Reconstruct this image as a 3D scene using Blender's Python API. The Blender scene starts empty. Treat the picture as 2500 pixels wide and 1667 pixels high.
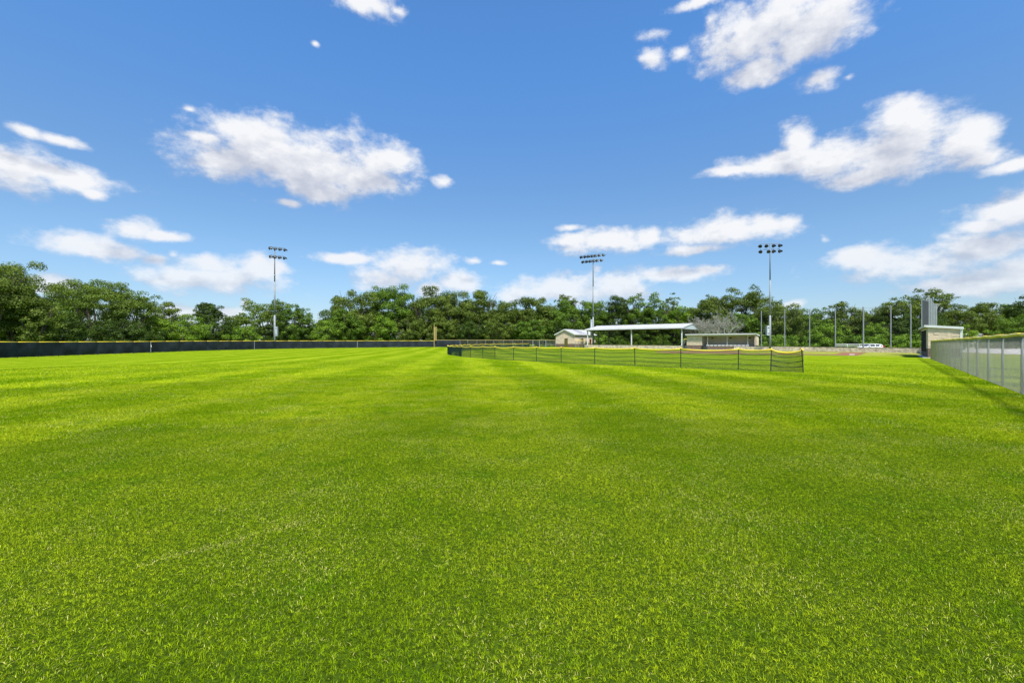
import bpy, math, random
import numpy as np
from mathutils import Vector, Matrix, noise as mnoise
random.seed(7)
RNG = np.random.default_rng(11)
C = bpy.context.scene.collection
SC = bpy.context.scene

# ------------------------------------------------------------------ camera
# level wide-angle camera held 1.5 m above the outfield grass, looking along +Y
cam_d = bpy.data.cameras.new('camera')
cam_d.lens = 16.0
cam_d.sensor_width = 36.0
cam_d.shift_y = 0.0021
cam_d.clip_start = 0.05
cam_d.clip_end = 5000
cam = bpy.data.objects.new('camera', cam_d)
C.objects.link(cam)
cam.location = (0, 0, 1.5)
cam.rotation_euler = (math.radians(90), 0, 0)
SC.camera = cam

# ------------------------------------------------------------------ exposure
SC.view_settings.view_transform = 'Standard'
SC.view_settings.look = 'None'
SC.view_settings.exposure = 0.62
SC.view_settings.gamma = 1.0
SC.view_settings.use_curve_mapping = False
SC.cycles.max_bounces = 6
SC.cycles.diffuse_bounces = 3
SC.cycles.transparent_max_bounces = 12
SC.cycles.sample_clamp_indirect = 6.0

# ------------------------------------------------------------------ sun
SUN_EL = math.radians(59)
SUN_AZ = math.radians(165)          # clockwise from +Y: behind the camera, to its right
sun_dir = Vector((math.sin(SUN_AZ) * math.cos(SUN_EL), math.cos(SUN_AZ) * math.cos(SUN_EL), math.sin(SUN_EL)))
sl = bpy.data.lights.new('sun', 'SUN')
sl.energy = 5.0
sl.angle = math.radians(8.0)
sl.color = (1.0, 0.955, 0.88)
so = bpy.data.objects.new('sun', sl)
so.rotation_euler = sun_dir.to_track_quat('Z', 'Y').to_euler()
so.location = sun_dir * 60
C.objects.link(so)

# ------------------------------------------------------------------ node helper
class N:
    def __init__(s, nt): s.nt = nt
    def node(s, typ, props=None, ins=None):
        n = s.nt.nodes.new(typ)
        for k, v in (props or {}).items(): setattr(n, k, v)
        for k, v in (ins or {}).items(): s.put(n.inputs[k], v)
        return n
    def put(s, sock, v):
        if isinstance(v, bpy.types.NodeSocket): s.nt.links.new(v, sock)
        else: sock.default_value = v
    def m(s, op, a, b=0.0, c=0.0, clamp=False):
        n = s.node('ShaderNodeMath', {'operation': op, 'use_clamp': clamp})
        s.put(n.inputs[0], a); s.put(n.inputs[1], b); s.put(n.inputs[2], c)
        return n.outputs[0]
    def vm(s, op, a, b=(0, 0, 0), c=(0, 0, 0), out=0):
        n = s.node('ShaderNodeVectorMath', {'operation': op})
        s.put(n.inputs[0], a)
        if op == 'SCALE': s.put(n.inputs['Scale'], b)
        else:
            if len(n.inputs) > 1 and op not in ('LENGTH', 'NORMALIZE'): s.put(n.inputs[1], b)
            if op == 'MULTIPLY_ADD': s.put(n.inputs[2], c)
        return n.outputs['Value'] if op in ('LENGTH', 'DOT_PRODUCT', 'DISTANCE') else n.outputs[0]
    def noise(s, vec, scale, detail=3, rough=0.55, out='Fac', dist=0.0):
        n = s.node('ShaderNodeTexNoise', None, {'Vector': vec, 'Scale': scale, 'Detail': detail, 'Roughness': rough, 'Distortion': dist})
        return n.outputs[out]
    def ramp(s, f, lo, hi, a=0.0, b=1.0, smooth=True):
        n = s.node('ShaderNodeMapRange', {'interpolation_type': 'SMOOTHSTEP' if smooth else 'LINEAR'})
        s.put(n.inputs['Value'], f); s.put(n.inputs['From Min'], lo); s.put(n.inputs['From Max'], hi)
        s.put(n.inputs['To Min'], a); s.put(n.inputs['To Max'], b)
        return n.outputs[0]
    def mix(s, f, a, b, blend='MIX'):
        n = s.node('ShaderNodeMix', {'data_type': 'RGBA', 'blend_type': blend})
        s.put(n.inputs[0], f)
        for k, v in ((6, a), (7, b)):
            if isinstance(v, tuple) and len(v) == 3: v = (*v, 1)
            s.put(n.inputs[k], v)
        return n.outputs[2]
    def xyz(s, v):
        n = s.node('ShaderNodeSeparateXYZ'); s.put(n.inputs[0], v); return n.outputs
    def comb(s, x, y, z=0.0):
        n = s.node('ShaderNodeCombineXYZ'); s.put(n.inputs[0], x); s.put(n.inputs[1], y); s.put(n.inputs[2], z); return n.outputs[0]

# ------------------------------------------------------------------ sky with clouds (procedural, in directions of azimuth / elevation)
world = bpy.data.worlds.new('World')
SC.world = world
world.use_nodes = True
world.cycles.sampling_method = 'MANUAL'
world.cycles.sample_map_resolution = 256
wt = world.node_tree
wt.nodes.clear()
# cumulus banks as ellipses (azimuth, elevation, half width, half height) in the 2500 px wide reference frame
def px2ang(px, py):
    az = math.atan((px - 1250) / 1111.0)
    return az, math.atan((838.8 - py) / 1111.0 * math.cos(az))
CL = [(640,375,150,72),(760,395,150,78),(600,325,95,36),(930,388,92,46),(860,430,120,45),(790,465,90,30),(540,395,70,40),(505,335,50,14),(705,492,38,11),
 (50,415,110,48),(180,435,125,32),(240,472,38,18),(10,395,50,36),(55,318,42,15),(140,338,66,13),(220,604,125,28),(165,590,60,24),(300,615,55,16),
 (320,560,62,25),(400,578,60,12),(540,678,160,33),(450,682,85,20),(640,655,68,36),(520,645,65,22),(385,632,36,16),(432,622,22,12),
 (130,692,52,22),(190,698,25,13),(830,633,72,12),(1000,652,80,40),(935,682,70,26),(1115,692,52,26),(1060,705,40,18),(1158,637,22,9),(1212,645,25,7),
 (1470,592,105,28),(1390,585,40,15),(1382,555,28,8),(1760,570,135,34),(1860,560,85,26),(1595,578,30,22),(1700,612,80,12),(1500,702,95,36),(1370,708,120,30),(1260,718,60,20),(1620,672,100,18),(1735,662,50,13),(1450,660,22,22),
 (1900,60,185,80),(1815,110,115,45),(2020,40,108,75),(1975,95,110,42),(1850,183,72,28),(1905,192,28,20),(2000,197,50,22),(2075,188,22,10),(1595,78,42,22),(1590,142,36,30),(1650,125,34,20),(1700,5,70,16),(1735,45,40,30),
 (2205,300,75,48),(2190,350,160,66),(2050,380,135,50),(1900,400,120,27),(1935,340,38,36),(1810,418,90,13),(2100,425,85,24),(2390,330,64,50),(2420,378,64,32),(2470,402,80,17),(2340,345,60,40),
 (2455,510,95,40),(2510,490,70,30),(2400,550,65,18),(2250,640,210,42),(2400,610,150,40),(2090,640,95,26),(2400,690,160,26),(2480,650,120,50),
 (900,8,72,30),(965,25,42,18),(768,108,11,9),(468,264,20,9),(1086,440,24,14),(2007,583,15,13),
 (450,758,55,18),(600,742,18,14),(545,768,40,14),(1935,742,38,13)]
import random as _r
_rr = _r.Random(5)
ELL = []
for (x, y, rx, ry) in CL:
    az, el = px2ang(x, y)
    rax = abs(px2ang(x + rx, y)[0] - px2ang(x - rx, y)[0]) / 2
    rey = abs(px2ang(x, y - ry)[1] - px2ang(x, y + ry)[1]) / 2
    kf = 1.3 if rx > 25 else 1.6
    ELL.append((az, el, rax * kf, rey * kf * 1.02, rx <= 25 or (rx < 43 and y < 230)))
for k in range(22):                              # the same fair-weather cumulus goes on round the rest of the sky
    az = _rr.uniform(1.1, 5.2); el = _rr.uniform(0.06, 0.95)
    if az > math.pi: az -= 2 * math.pi
    r = _rr.uniform(0.05, 0.16)
    ELL.append((az, el, r * _rr.uniform(1, 1.6), r * 0.42, False))

grp = bpy.data.node_groups.new('cloud_density', 'ShaderNodeTree')
grp.interface.new_socket('Vector', in_out='INPUT', socket_type='NodeSocketVector')
grp.interface.new_socket('Density', in_out='OUTPUT', socket_type='NodeSocketFloat')
g = N(grp)
gi = g.node('NodeGroupInput'); go = g.node('NodeGroupOutput')
pv = gi.outputs[0]
warp = g.noise(pv, 7.0, 2, 0.5, 'Color')
wv = g.vm('MULTIPLY_ADD', warp, (0.05, 0.024, 0), (-0.025, -0.012, 0))
p2 = g.vm('ADD', pv, wv)
acc = None
for (az, el, ra, re, small) in ELL:
    v = g.vm('MULTIPLY_ADD', p2, (1 / ra, 1 / re, 0), (-az / ra, -el / re, 0))
    L = g.vm('LENGTH', v)
    if small: L = g.m('ADD', L, 0.50 if ra < .03 else 0.34)
    acc = L if acc is None else g.m('SMOOTH_MIN', acc, L, 0.25)
fv = g.vm('MULTIPLY', pv, (1.0, 1.5, 1.0))
f1 = g.noise(fv, 13.0, 9, 0.60)
f2 = g.noise(fv, 48.0, 5, 0.6)
dd = g.m('SUBTRACT', 1.04, acc)
dd = g.m('MULTIPLY_ADD', g.m('SUBTRACT', f1, 0.5), 2.1, dd)
dd = g.m('MULTIPLY_ADD', g.m('SUBTRACT', f2, 0.5), 0.5, dd)
g.put(go.inputs[0], dd)

w = N(wt)
tc = w.node('ShaderNodeTexCoord').outputs['Generated']
X, Y, Z = w.xyz(tc)
az = w.m('ARCTAN2', X, Y)
hor = w.m('SQRT', w.m('ADD', w.m('MULTIPLY', X, X), w.m('MULTIPLY', Y, Y)))
el = w.m('ARCTAN2', Z, hor)
pos = w.comb(az, el, 0.0)
def dens(v):
    n = w.node('ShaderNodeGroup'); n.node_tree = grp; w.put(n.inputs[0], v); return n.outputs[0]
D0 = dens(pos)
D1 = dens(w.vm('ADD', pos, (0.016, 0.042, 0)))
alpha = w.ramp(D0, -0.10, 0.72)
puff = w.noise(w.vm('MULTIPLY', pos, (1.0, 1.5, 1.0)), 26.0, 5, 0.6)
shade = w.m('MULTIPLY_ADD', w.m('SUBTRACT', D0, D1), 0.95, 0.40)
shade = w.m('MULTIPLY_ADD', w.m('SUBTRACT', puff, 0.5), 0.9, shade)
shade = w.m('ADD', shade, w.ramp(D0, 0.35, 1.1, 0.12, -0.30), clamp=True)
sky = w.node('ShaderNodeTexSky', {'sky_type': 'NISHITA', 'sun_disc': False, 'sun_elevation': SUN_EL,
      'sun_rotation': SUN_AZ, 'altitude': 200, 'air_density': 1.0, 'dust_density': 0.6, 'ozone_density': 3.0})
skyc = w.mix(1.0, sky.outputs[0], w.mix(w.ramp(el, 0.2, 0.6), (0.77, 0.93, 1.02), (0.74, 1.22, 1.57)), 'MULTIPLY')
skyc = w.mix(1.0, skyc, w.mix(w.ramp(el, 0.0, 0.24), (0.93, 0.83, 0.86), (1, 1, 1)), 'MULTIPLY')
ccol = w.mix(shade, (3.7, 3.95, 4.65), (6.2, 6.25, 6.4))
lowfade = w.ramp(el, 0.0, 0.26, 0.72, 1.0)
final = w.mix(w.m('MULTIPLY', alpha, w.m('MULTIPLY', lowfade, 0.97)), skyc, ccol)
bg = w.node('ShaderNodeBackground', None, {'Color': final, 'Strength': 0.0995})
wo = w.node('ShaderNodeOutputWorld')
wt.links.new(bg.outputs[0], wo.inputs[0])

# ------------------------------------------------------------------ object helpers
def ground_z(x, y):
    """the field rises gently towards the fence lines and dips a little at its left edge"""
    z = 0.0072 * max(0.0, y - 73.0)
    a = min(1, max(0, (-x - 25) / 28)); b = min(1, max(0, (86 - y) / 34))
    z -= 0.2 * a * a * (3 - 2 * a) * b * b * (3 - 2 * b)
    return min(z, 0.62)

def tag(o, label=None, cat=None, group=None, kind=None):
    if label: o['label'] = label
    if cat: o['category'] = cat
    if group: o['group'] = group
    if kind: o['kind'] = kind
    return o

def thing(name, label, cat, loc=(0, 0, 0), rz=0.0, group=None):
    o = bpy.data.objects.new(name, None)
    o.empty_display_size = 0.3
    o.location = loc; o.rotation_euler = (0, 0, rz)
    C.objects.link(o)
    return tag(o, label, cat, group)

class MB:
    def __init__(s): s.v = []; s.f = []
    def add(s, vs, fs):
        b = len(s.v); s.v += [tuple(p) for p in vs]; s.f += [tuple(b + i for i in f) for f in fs]; return s
    def box(s, x0, x1, y0, y1, z0, z1):
        return s.add([(x0,y0,z0),(x1,y0,z0),(x1,y1,z0),(x0,y1,z0),(x0,y0,z1),(x1,y0,z1),(x1,y1,z1),(x0,y1,z1)],
                     [(0,3,2,1),(4,5,6,7),(0,1,5,4),(1,2,6,5),(2,3,7,6),(3,0,4,7)])
    def hexa(s, b, t):
        """bottom loop of 4 and top loop of 4, both counter-clockwise"""
        return s.add(list(b) + list(t), [(0,3,2,1),(4,5,6,7),(0,1,5,4),(1,2,6,5),(2,3,7,6),(3,0,4,7)])
    def tube(s, pts, rad, n=8, cap=True):
        pts = [Vector(p) for p in pts]
        if not hasattr(rad, '__len__'): rad = [rad] * len(pts)
        rings = []; ref = None
        for i, p in enumerate(pts):
            d = (pts[min(i + 1, len(pts) - 1)] - pts[max(i - 1, 0)])
            d = d.normalized() if d.length > 1e-9 else Vector((0, 0, 1))
            if ref is None: ref = Vector((1, 0, 0)) if abs(d.x) < 0.8 else Vector((0, 1, 0))
            a = (ref - d * ref.dot(d)).normalized(); ref = a
            b = d.cross(a)
            rings.append([p + (a * math.cos(2*math.pi*k/n) + b * math.sin(2*math.pi*k/n)) * rad[i] for k in range(n)])
        vs = [q for r in rings for q in r]; fs = []
        for i in range(len(rings) - 1):
            for k in range(n):
                fs.append((i*n+k, i*n+(k+1)%n, (i+1)*n+(k+1)%n, (i+1)*n+k))
        if cap:
            fs.append(tuple(range(n))[::-1]); fs.append(tuple((len(rings)-1)*n+k for k in range(n)))
        return s.add(vs, fs)
    def prism(s, poly, axis, a, b):
        """extrude a 2D polygon along an axis: axis 'x' takes (y,z), 'y' takes (x,z), 'z' takes (x,y)"""
        def P(p, t): return {'x': (t, p[0], p[1]), 'y': (p[0], t, p[1]), 'z': (p[0], p[1], t)}[axis]
        n = len(poly)
        return s.add([P(p, a) for p in poly] + [P(p, b) for p in poly],
                     [tuple(range(n))[::-1], tuple(range(n, 2*n))] + [(i, (i+1)%n, n+(i+1)%n, n+i) for i in range(n)])
    def build(s, name, m, parent=None, smooth=False, label=None):
        me = bpy.data.meshes.new(name)
        me.from_pydata(s.v, [], s.f)
        me.validate(); me.update()
        if m: me.materials.append(m)
        if smooth:
            me.polygons.foreach_set('use_smooth', [True] * len(me.polygons))
        import bmesh
        bm = bmesh.new(); bm.from_mesh(me); bmesh.ops.recalc_face_normals(bm, faces=bm.faces); bm.to_mesh(me); bm.free()
        o = bpy.data.objects.new(name, me); C.objects.link(o)
        if parent: o.parent = parent
        if label: o['label'] = label
        return o

def np_mesh(name, verts, quads, m, parent=None, attrs=None, tris=False, smooth=False):
    me = bpy.data.meshes.new(name)
    k = 3 if tris else 4
    me.vertices.add(len(verts)); me.vertices.foreach_set('co', np.asarray(verts, np.float32).ravel())
    nf = len(quads)
    me.loops.add(nf * k); me.loops.foreach_set('vertex_index', np.asarray(quads, np.int32).ravel())
    me.polygons.add(nf); me.polygons.foreach_set('loop_start', np.arange(nf, dtype=np.int32) * k)
    me.update(calc_edges=True)
    if smooth: me.polygons.foreach_set('use_smooth', np.ones(nf, bool))
    for an, (dom, arr) in (attrs or {}).items():
        at = me.attributes.new(an, 'FLOAT', dom); at.data.foreach_set('value', np.asarray(arr, np.float32))
    if m: me.materials.append(m)
    o = bpy.data.objects.new(name, me)
    C.objects.link(o)
    if parent: o.parent = parent
    return o

def threads(segs, r):
    """three-sided wires: segs (n,2,3) -> verts, quads"""
    segs = np.asarray(segs, np.float64)
    a, b = segs[:, 0], segs[:, 1]
    d = b - a; d /= np.linalg.norm(d, axis=1, keepdims=True) + 1e-12
    ref = np.where(np.abs(d[:, 2:3]) < 0.9, np.array([[0, 0, 1.0]]), np.array([[1.0, 0, 0]]))
    u = np.cross(d, ref); u /= np.linalg.norm(u, axis=1, keepdims=True)
    w_ = np.cross(d, u)
    vs = []
    for e in (a, b):
        for k in range(3):
            t = 2 * math.pi * k / 3
            vs.append(e + (u * math.cos(t) + w_ * math.sin(t)) * r)
    V_ = np.stack(vs, 1).reshape(-1, 3)
    base = (np.arange(len(segs)) * 6)[:, None]
    Q = np.concatenate([base + np.array([[k, (k+1) % 3, 3 + (k+1) % 3, 3 + k]]) for k in range(3)], 1).reshape(-1, 4)
    return V_, Q

# ------------------------------------------------------------------ materials
def mat(name, col, rough=0.6, metal=0.0, var=0.12, scale=3.0, bump=0.0, bscale=40.0, streak=False, spec=0.5, dirt=None, coord='Object'):
    m = bpy.data.materials.new(name); m.use_nodes = True
    t = N(m.node_tree); bs = m.node_tree.nodes['Principled BSDF']
    co = t.node('ShaderNodeTexCoord').outputs[coord]
    v = co
    if streak: v = t.vm('MULTIPLY', co, (1, 1, 0.15))
    n = t.noise(v, scale, 5, 0.6)
    f = t.ramp(n, 0.3, 0.7)
    lo = tuple(c * (1 - var) for c in col); hi = tuple(min(1, c * (1 + var)) for c in col)
    c = t.mix(f, lo, hi)
    if dirt:
        dcol, amt, ds = dirt
        dn = t.noise(v, ds, 6, 0.65)
        c = t.mix(t.m('MULTIPLY', t.ramp(dn, 0.5, 0.75), amt), c, dcol)
    t.put(bs.inputs['Base Color'], c)
    bs.inputs['Roughness'].default_value = rough; bs.inputs['Metallic'].default_value = metal
    bs.inputs['Specular IOR Level'].default_value = spec
    if bump:
        b = t.node('ShaderNodeBump', None, {'Strength': bump, 'Distance': 0.02, 'Height': t.noise(co, bscale, 6, 0.6)})
        t.put(bs.inputs['Normal'], b.outputs[0])
    return m

M = {}
M['galv'] = mat('galvanised_steel', (0.21, 0.235, 0.24), 0.65, 0.0, 0.1, 2.0)
M['galv_dark'] = mat('weathered_steel', (0.13, 0.15, 0.165), 0.55, 0.15, 0.15, 2.0)
M['wire'] = mat('chain_link_wire', (0.29, 0.29, 0.265), 0.5, 0.4, 0.1, 1.0)
M['black'] = mat('black_coated_metal', (0.022, 0.024, 0.026), 0.45, 0.0, 0.2, 2.0)
M['lens'] = mat('lamp_glass', (0.02, 0.025, 0.025), 0.5, 0.0, 0.05, 2.0)
M['windscreen'] = mat('black_windscreen_cloth', (0.018, 0.025, 0.031), 0.8, 0.0, 0.35, 0.6, 0.25, 3.0, spec=0.15, dirt=((0.030, 0.040, 0.034), 0.6, 0.35), coord='Object')
M['yellow'] = mat('yellow_plastic_cap', (0.86, 0.64, 0.04), 0.4, 0.0, 0.08, 1.5, 0.15, 6.0)
M['pale_yellow'] = mat('pale_yellow_paint', (0.46, 0.34, 0.13), 0.5, 0.0, 0.08, 1.5)
M['green_net'] = mat('dark_green_net', (0.012, 0.045, 0.035), 0.6, 0.0, 0.2, 2.0)
M['black_net'] = mat('black_net', (0.015, 0.018, 0.02), 0.6, 0.0, 0.2, 2.0)
M['post_green'] = mat('dark_green_post', (0.010, 0.022, 0.022), 0.4, 0.0, 0.2, 2.0)
M['white_metal'] = mat('white_metal', (0.63, 0.63, 0.62), 0.5, 0.0, 0.05, 1.0)
M['roof_white'] = mat('white_roof_sheet', (0.43, 0.425, 0.415), 0.55, 0.0, 0.06, 0.8)
M['limestone'] = mat('cream_limestone', (0.62, 0.49, 0.36), 0.9, 0.0, 0.16, 1.6, 0.7, 12.0, dirt=((0.50, 0.37, 0.26), 0.45, 1.1))
M['block'] = mat('smooth_cream_block', (0.58, 0.47, 0.36), 0.85, 0.0, 0.08, 2.0, 0.2, 20.0)
M['brown_stone'] = mat('brown_stone', (0.17, 0.115, 0.088), 0.9, 0.0, 0.25, 3.0, 0.6, 14.0)
M['rough_stone'] = mat('rough_tan_stone', (0.70, 0.57, 0.42), 0.92, 0.0, 0.26, 2.2, 0.8, 9.0, dirt=((0.20, 0.13, 0.09), 0.7, 1.3))
M['mortar'] = mat('mortar', (0.34, 0.29, 0.23), 0.95, 0.0, 0.1, 3.0)
M['concrete'] = mat('concrete', (0.50, 0.47, 0.43), 0.9, 0.0, 0.12, 0.7, 0.2, 12.0)
M['asphalt'] = mat('pale_road', (0.60, 0.55, 0.51), 0.9, 0.0, 0.1, 0.2)
M['dirt'] = mat('infield_clay', (0.175, 0.100, 0.024), 0.95, 0.0, 0.12, 0.5, 0.3, 14.0)
M['red_clay'] = mat('red_clay', (0.22, 0.088, 0.038), 0.95, 0.0, 0.14, 0.8, 0.3, 14.0)
M['olive_door'] = mat('olive_door_paint', (0.115, 0.095, 0.022), 0.5, 0.0, 0.12, 2.0)
M['rust_door'] = mat('rust_brown_door_paint', (0.10, 0.035, 0.022), 0.5, 0.0, 0.12, 2.0)
M['rust_steel'] = mat('brown_primed_steel', (0.17, 0.115, 0.09), 0.6, 0.0, 0.15, 2.0)
M['maroon'] = mat('maroon_purlin', (0.085, 0.035, 0.032), 0.6, 0.0, 0.2, 2.0)
M['pale_panel'] = mat('pale_blue_grey_sheet', (0.40, 0.45, 0.47), 0.6, 0.0, 0.05, 1.0)
M['dark'] = mat('dark_opening', (0.012, 0.012, 0.013), 0.8, 0.0, 0.1, 2.0)
M['white_paint'] = mat('white_paint', (0.80, 0.80, 0.80), 0.45, 0.0, 0.03, 2.0)
M['car_white'] = mat('white_car_paint', (0.80, 0.80, 0.80), 0.22, 0.0, 0.02, 2.0)
M['glass'] = mat('tinted_glass', (0.02, 0.025, 0.03), 0.08, 0.0, 0.1, 2.0)
M['red_lens'] = mat('red_tail_lens', (0.55, 0.02, 0.03), 0.2, 0.0, 0.05, 2.0)
M['rubber'] = mat('rubber', (0.02, 0.02, 0.02), 0.8, 0.0, 0.1, 4.0)
M['bark'] = mat('bark', (0.075, 0.060, 0.048), 0.95, 0.0, 0.3, 2.0, 0.5, 8.0)
M['dead_wood'] = mat('grey_dead_wood', (0.27, 0.26, 0.22), 0.9, 0.0, 0.2, 2.0)
M['tan_roof'] = mat('tan_roof', (0.42, 0.29, 0.19), 0.8, 0.0, 0.1, 1.0)

def leaf_mat(name, c0, c1, trans=0.22):
    m = bpy.data.materials.new(name); m.use_nodes = True
    t = N(m.node_tree); nt = m.node_tree; nt.nodes.clear()
    at = t.node('ShaderNodeAttribute', {'attribute_name': 'rnd'}).outputs['Fac']
    geo = t.node('ShaderNodeNewGeometry')
    n = t.noise(geo.outputs['Position'], 0.35, 3, 0.6)
    f = t.m('ADD', t.m('MULTIPLY', at, 0.55), t.m('MULTIPLY', n, 0.7), clamp=True)
    col = t.mix(t.ramp(f, 0.2, 0.95), c0, c1)
    d = t.node('ShaderNodeBsdfDiffuse', None, {'Color': col})
    tcol = t.mix(1.0, col, (1.15, 1.35, 0.45), 'MULTIPLY')
    tr = t.node('ShaderNodeBsdfTranslucent', None, {'Color': tcol})
    gl = t.node('ShaderNodeBsdfGlossy', None, {'Color': (1, 1, 1, 1), 'Roughness': 0.45})
    a = t.node('ShaderNodeMixShader', None, {0: trans, 1: d.outputs[0], 2: tr.outputs[0]})
    b = t.node('ShaderNodeMixShader', None, {0: 0.008, 1: a.outputs[0], 2: gl.outputs[0]})
    o = t.node('ShaderNodeOutputMaterial'); nt.links.new(b.outputs[0], o.inputs[0])
    return m
M['leaf_oak'] = leaf_mat('live_oak_leaves', (0.034, 0.060, 0.008), (0.142, 0.190, 0.028))
M['leaf_green'] = leaf_mat('mid_green_leaves', (0.034, 0.075, 0.007), (0.135, 0.220, 0.022))
M['leaf_bright'] = leaf_mat('bright_green_leaves', (0.052, 0.110, 0.008), (0.180, 0.280, 0.024))
M['leaf_mesq'] = leaf_mat('olive_green_leaves', (0.045, 0.080, 0.010), (0.150, 0.210, 0.028))
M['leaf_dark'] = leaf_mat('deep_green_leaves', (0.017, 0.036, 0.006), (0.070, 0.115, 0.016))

# ------------------------------------------------------------------ turf colour, shared by the field and its blades
def turf_colour(t, posn, rnd=None):
    x, y, z = t.xyz(posn)
    flat = t.comb(x, y, 0.0)
    wob = t.m('MULTIPLY_ADD', t.noise(flat, 0.12, 2, 0.5), 2.4, -1.2)
    wob = t.m('ADD', wob, t.m('MULTIPLY_ADD', t.noise(flat, 0.9, 3, 0.6), 0.9, -0.45))
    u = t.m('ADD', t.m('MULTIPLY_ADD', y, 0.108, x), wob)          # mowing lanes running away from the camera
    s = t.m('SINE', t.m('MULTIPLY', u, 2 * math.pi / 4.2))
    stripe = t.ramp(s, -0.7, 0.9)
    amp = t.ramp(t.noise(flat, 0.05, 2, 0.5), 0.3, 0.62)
    patch = t.noise(flat, 0.28, 5, 0.62)
    fine = t.noise(flat, 2.2, 4, 0.65)
    long_ = t.noise(t.vm('MULTIPLY', flat, (0.25, 1.1, 1)), 0.5, 4, 0.6)
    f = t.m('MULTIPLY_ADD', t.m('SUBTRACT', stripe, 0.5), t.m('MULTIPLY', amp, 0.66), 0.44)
    f = t.m('MULTIPLY_ADD', t.m('SUBTRACT', patch, 0.5), 1.25, f)
    f = t.m('MULTIPLY_ADD', t.m('SUBTRACT', long_, 0.5), 0.7, f)
    f = t.m('MULTIPLY_ADD', t.m('SUBTRACT', fine, 0.5), 1.0, f, clamp=True)
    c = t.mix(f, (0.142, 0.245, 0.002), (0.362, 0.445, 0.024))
    lush = t.m('MULTIPLY', t.ramp(t.noise(flat, 1.3, 4, 0.65), 0.50, 0.68), 0.55)
    c = t.mix(lush, c, (0.105, 0.240, 0.003))
    # dry, olive patches
    dry = t.m('MULTIPLY', t.ramp(t.noise(flat, 0.42, 5, 0.7), 0.56, 0.74), 0.42)
    c = t.mix(dry, c, (0.31, 0.30, 0.030))
    # worn turf between the infield and the backstop, and along the fence foot
    dx = t.vm('DISTANCE', flat, (57, 70, 0))
    worn = t.m('MULTIPLY', t.ramp(t.m('MULTIPLY_ADD', patch, 14.0, dx), 34.0, 17.0), 0.75)
    c = t.mix(worn, c, (0.38, 0.38, 0.09))
    return c, f, flat

gm = bpy.data.materials.new('mown_turf'); gm.use_nodes = True
t = N(gm.node_tree); bs = gm.node_tree.nodes['Principled BSDF']
gp = t.node('ShaderNodeNewGeometry').outputs['Position']
c, f, flat = turf_colour(t, gp)
speck = t.noise(flat, 26.0, 3, 0.7)
c = t.mix(1.0, c, t.mix(t.ramp(speck, 0.3, 0.7), (0.38, 0.41, 0.34), (1.00, 0.98, 0.9)), 'MULTIPLY')
t.put(bs.inputs['Base Color'], c); bs.inputs['Roughness'].default_value = 0.9; bs.inputs['Specular IOR Level'].default_value = 0.0
b = t.node('ShaderNodeBump', None, {'Strength': 0.5, 'Distance': 0.05, 'Height': t.noise(flat, 12.0, 5, 0.7)})
t.put(bs.inputs['Normal'], b.outputs[0])
M['turf'] = gm

bm_ = bpy.data.materials.new('turf_blade'); bm_.use_nodes = True
nt = bm_.node_tree; nt.nodes.clear(); t = N(nt)
gp = t.node('ShaderNodeNewGeometry').outputs['Position']
c, f, flat = turf_colour(t, gp)
rnd = t.node('ShaderNodeAttribute', {'attribute_name': 'rnd'}).outputs['Fac']
hgt = t.node('ShaderNodeAttribute', {'attribute_name': 'hgt'}).outputs['Fac']
c = t.mix(t.ramp(rnd, 0.0, 1.0, 0.0, 1.0, False), t.mix(1.0, c, (0.40, 0.52, 0.25), 'MULTIPLY'), t.mix(1.0, c, (1.80, 1.62, 1.0), 'MULTIPLY'))
tuf = t.noise(flat, 22.0, 4, 0.75)
c = t.mix(1.0, c, t.mix(t.ramp(tuf, 0.34, 0.64), (0.50, 0.54, 0.50), (1.10, 1.10, 1.0)), 'MULTIPLY')
# straw-coloured dead blades, gathered in drier spots and in the streak of clippings
sx, sy, sz = t.xyz(flat)
q = t.m('ABSOLUTE', t.m('SUBTRACT', t.m('SUBTRACT', sy, 3.30), t.m('MULTIPLY', t.m('ADD', sx, 2.28), 0.95)))
q = t.m('ADD', q, t.m('MULTIPLY', t.noise(flat, 3.5, 4, 0.7), 0.42))
inb = t.m('MULTIPLY', t.ramp(sx, -2.6, -2.3), t.ramp(sx, -1.55, -1.9))
streak = t.m('MULTIPLY', t.ramp(q, 0.34, 0.14), inb)
thr = t.m('SUBTRACT', 0.985, t.m('MULTIPLY', t.ramp(t.noise(flat, 0.8, 4, 0.65), 0.42, 0.75), 0.17))
thr = t.m('SUBTRACT', thr, t.m('MULTIPLY', streak, 0.55))
rnd2 = t.node('ShaderNodeAttribute', {'attribute_name': 'rnd2'}).outputs['Fac']
isdry = t.m('GREATER_THAN', rnd2, thr)
c = t.mix(isdry, c, (0.60, 0.56, 0.15))
d = t.node('ShaderNodeBsdfDiffuse', None, {'Color': c})
tr = t.node('ShaderNodeBsdfTranslucent', None, {'Color': t.mix(1.0, c, (1.05, 1.1, 0.7), 'MULTIPLY')})
gl = t.node('ShaderNodeBsdfGlossy', None, {'Color': (1, 1, 1, 1), 'Roughness': 0.4})
a = t.node('ShaderNodeMixShader', None, {0: 0.25, 1: d.outputs[0], 2: tr.outputs[0]})
b = t.node('ShaderNodeMixShader', None, {0: 0.003, 1: a.outputs[0], 2: gl.outputs[0]})
o = t.node('ShaderNodeOutputMaterial'); nt.links.new(b.outputs[0], o.inputs[0])
M['blade'] = bm_
M['thatch'] = mat('dark_thatch', (0.034, 0.058, 0.005), 0.95, 0.0, 0.4, 30.0, 0.0, spec=0.0)

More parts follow.
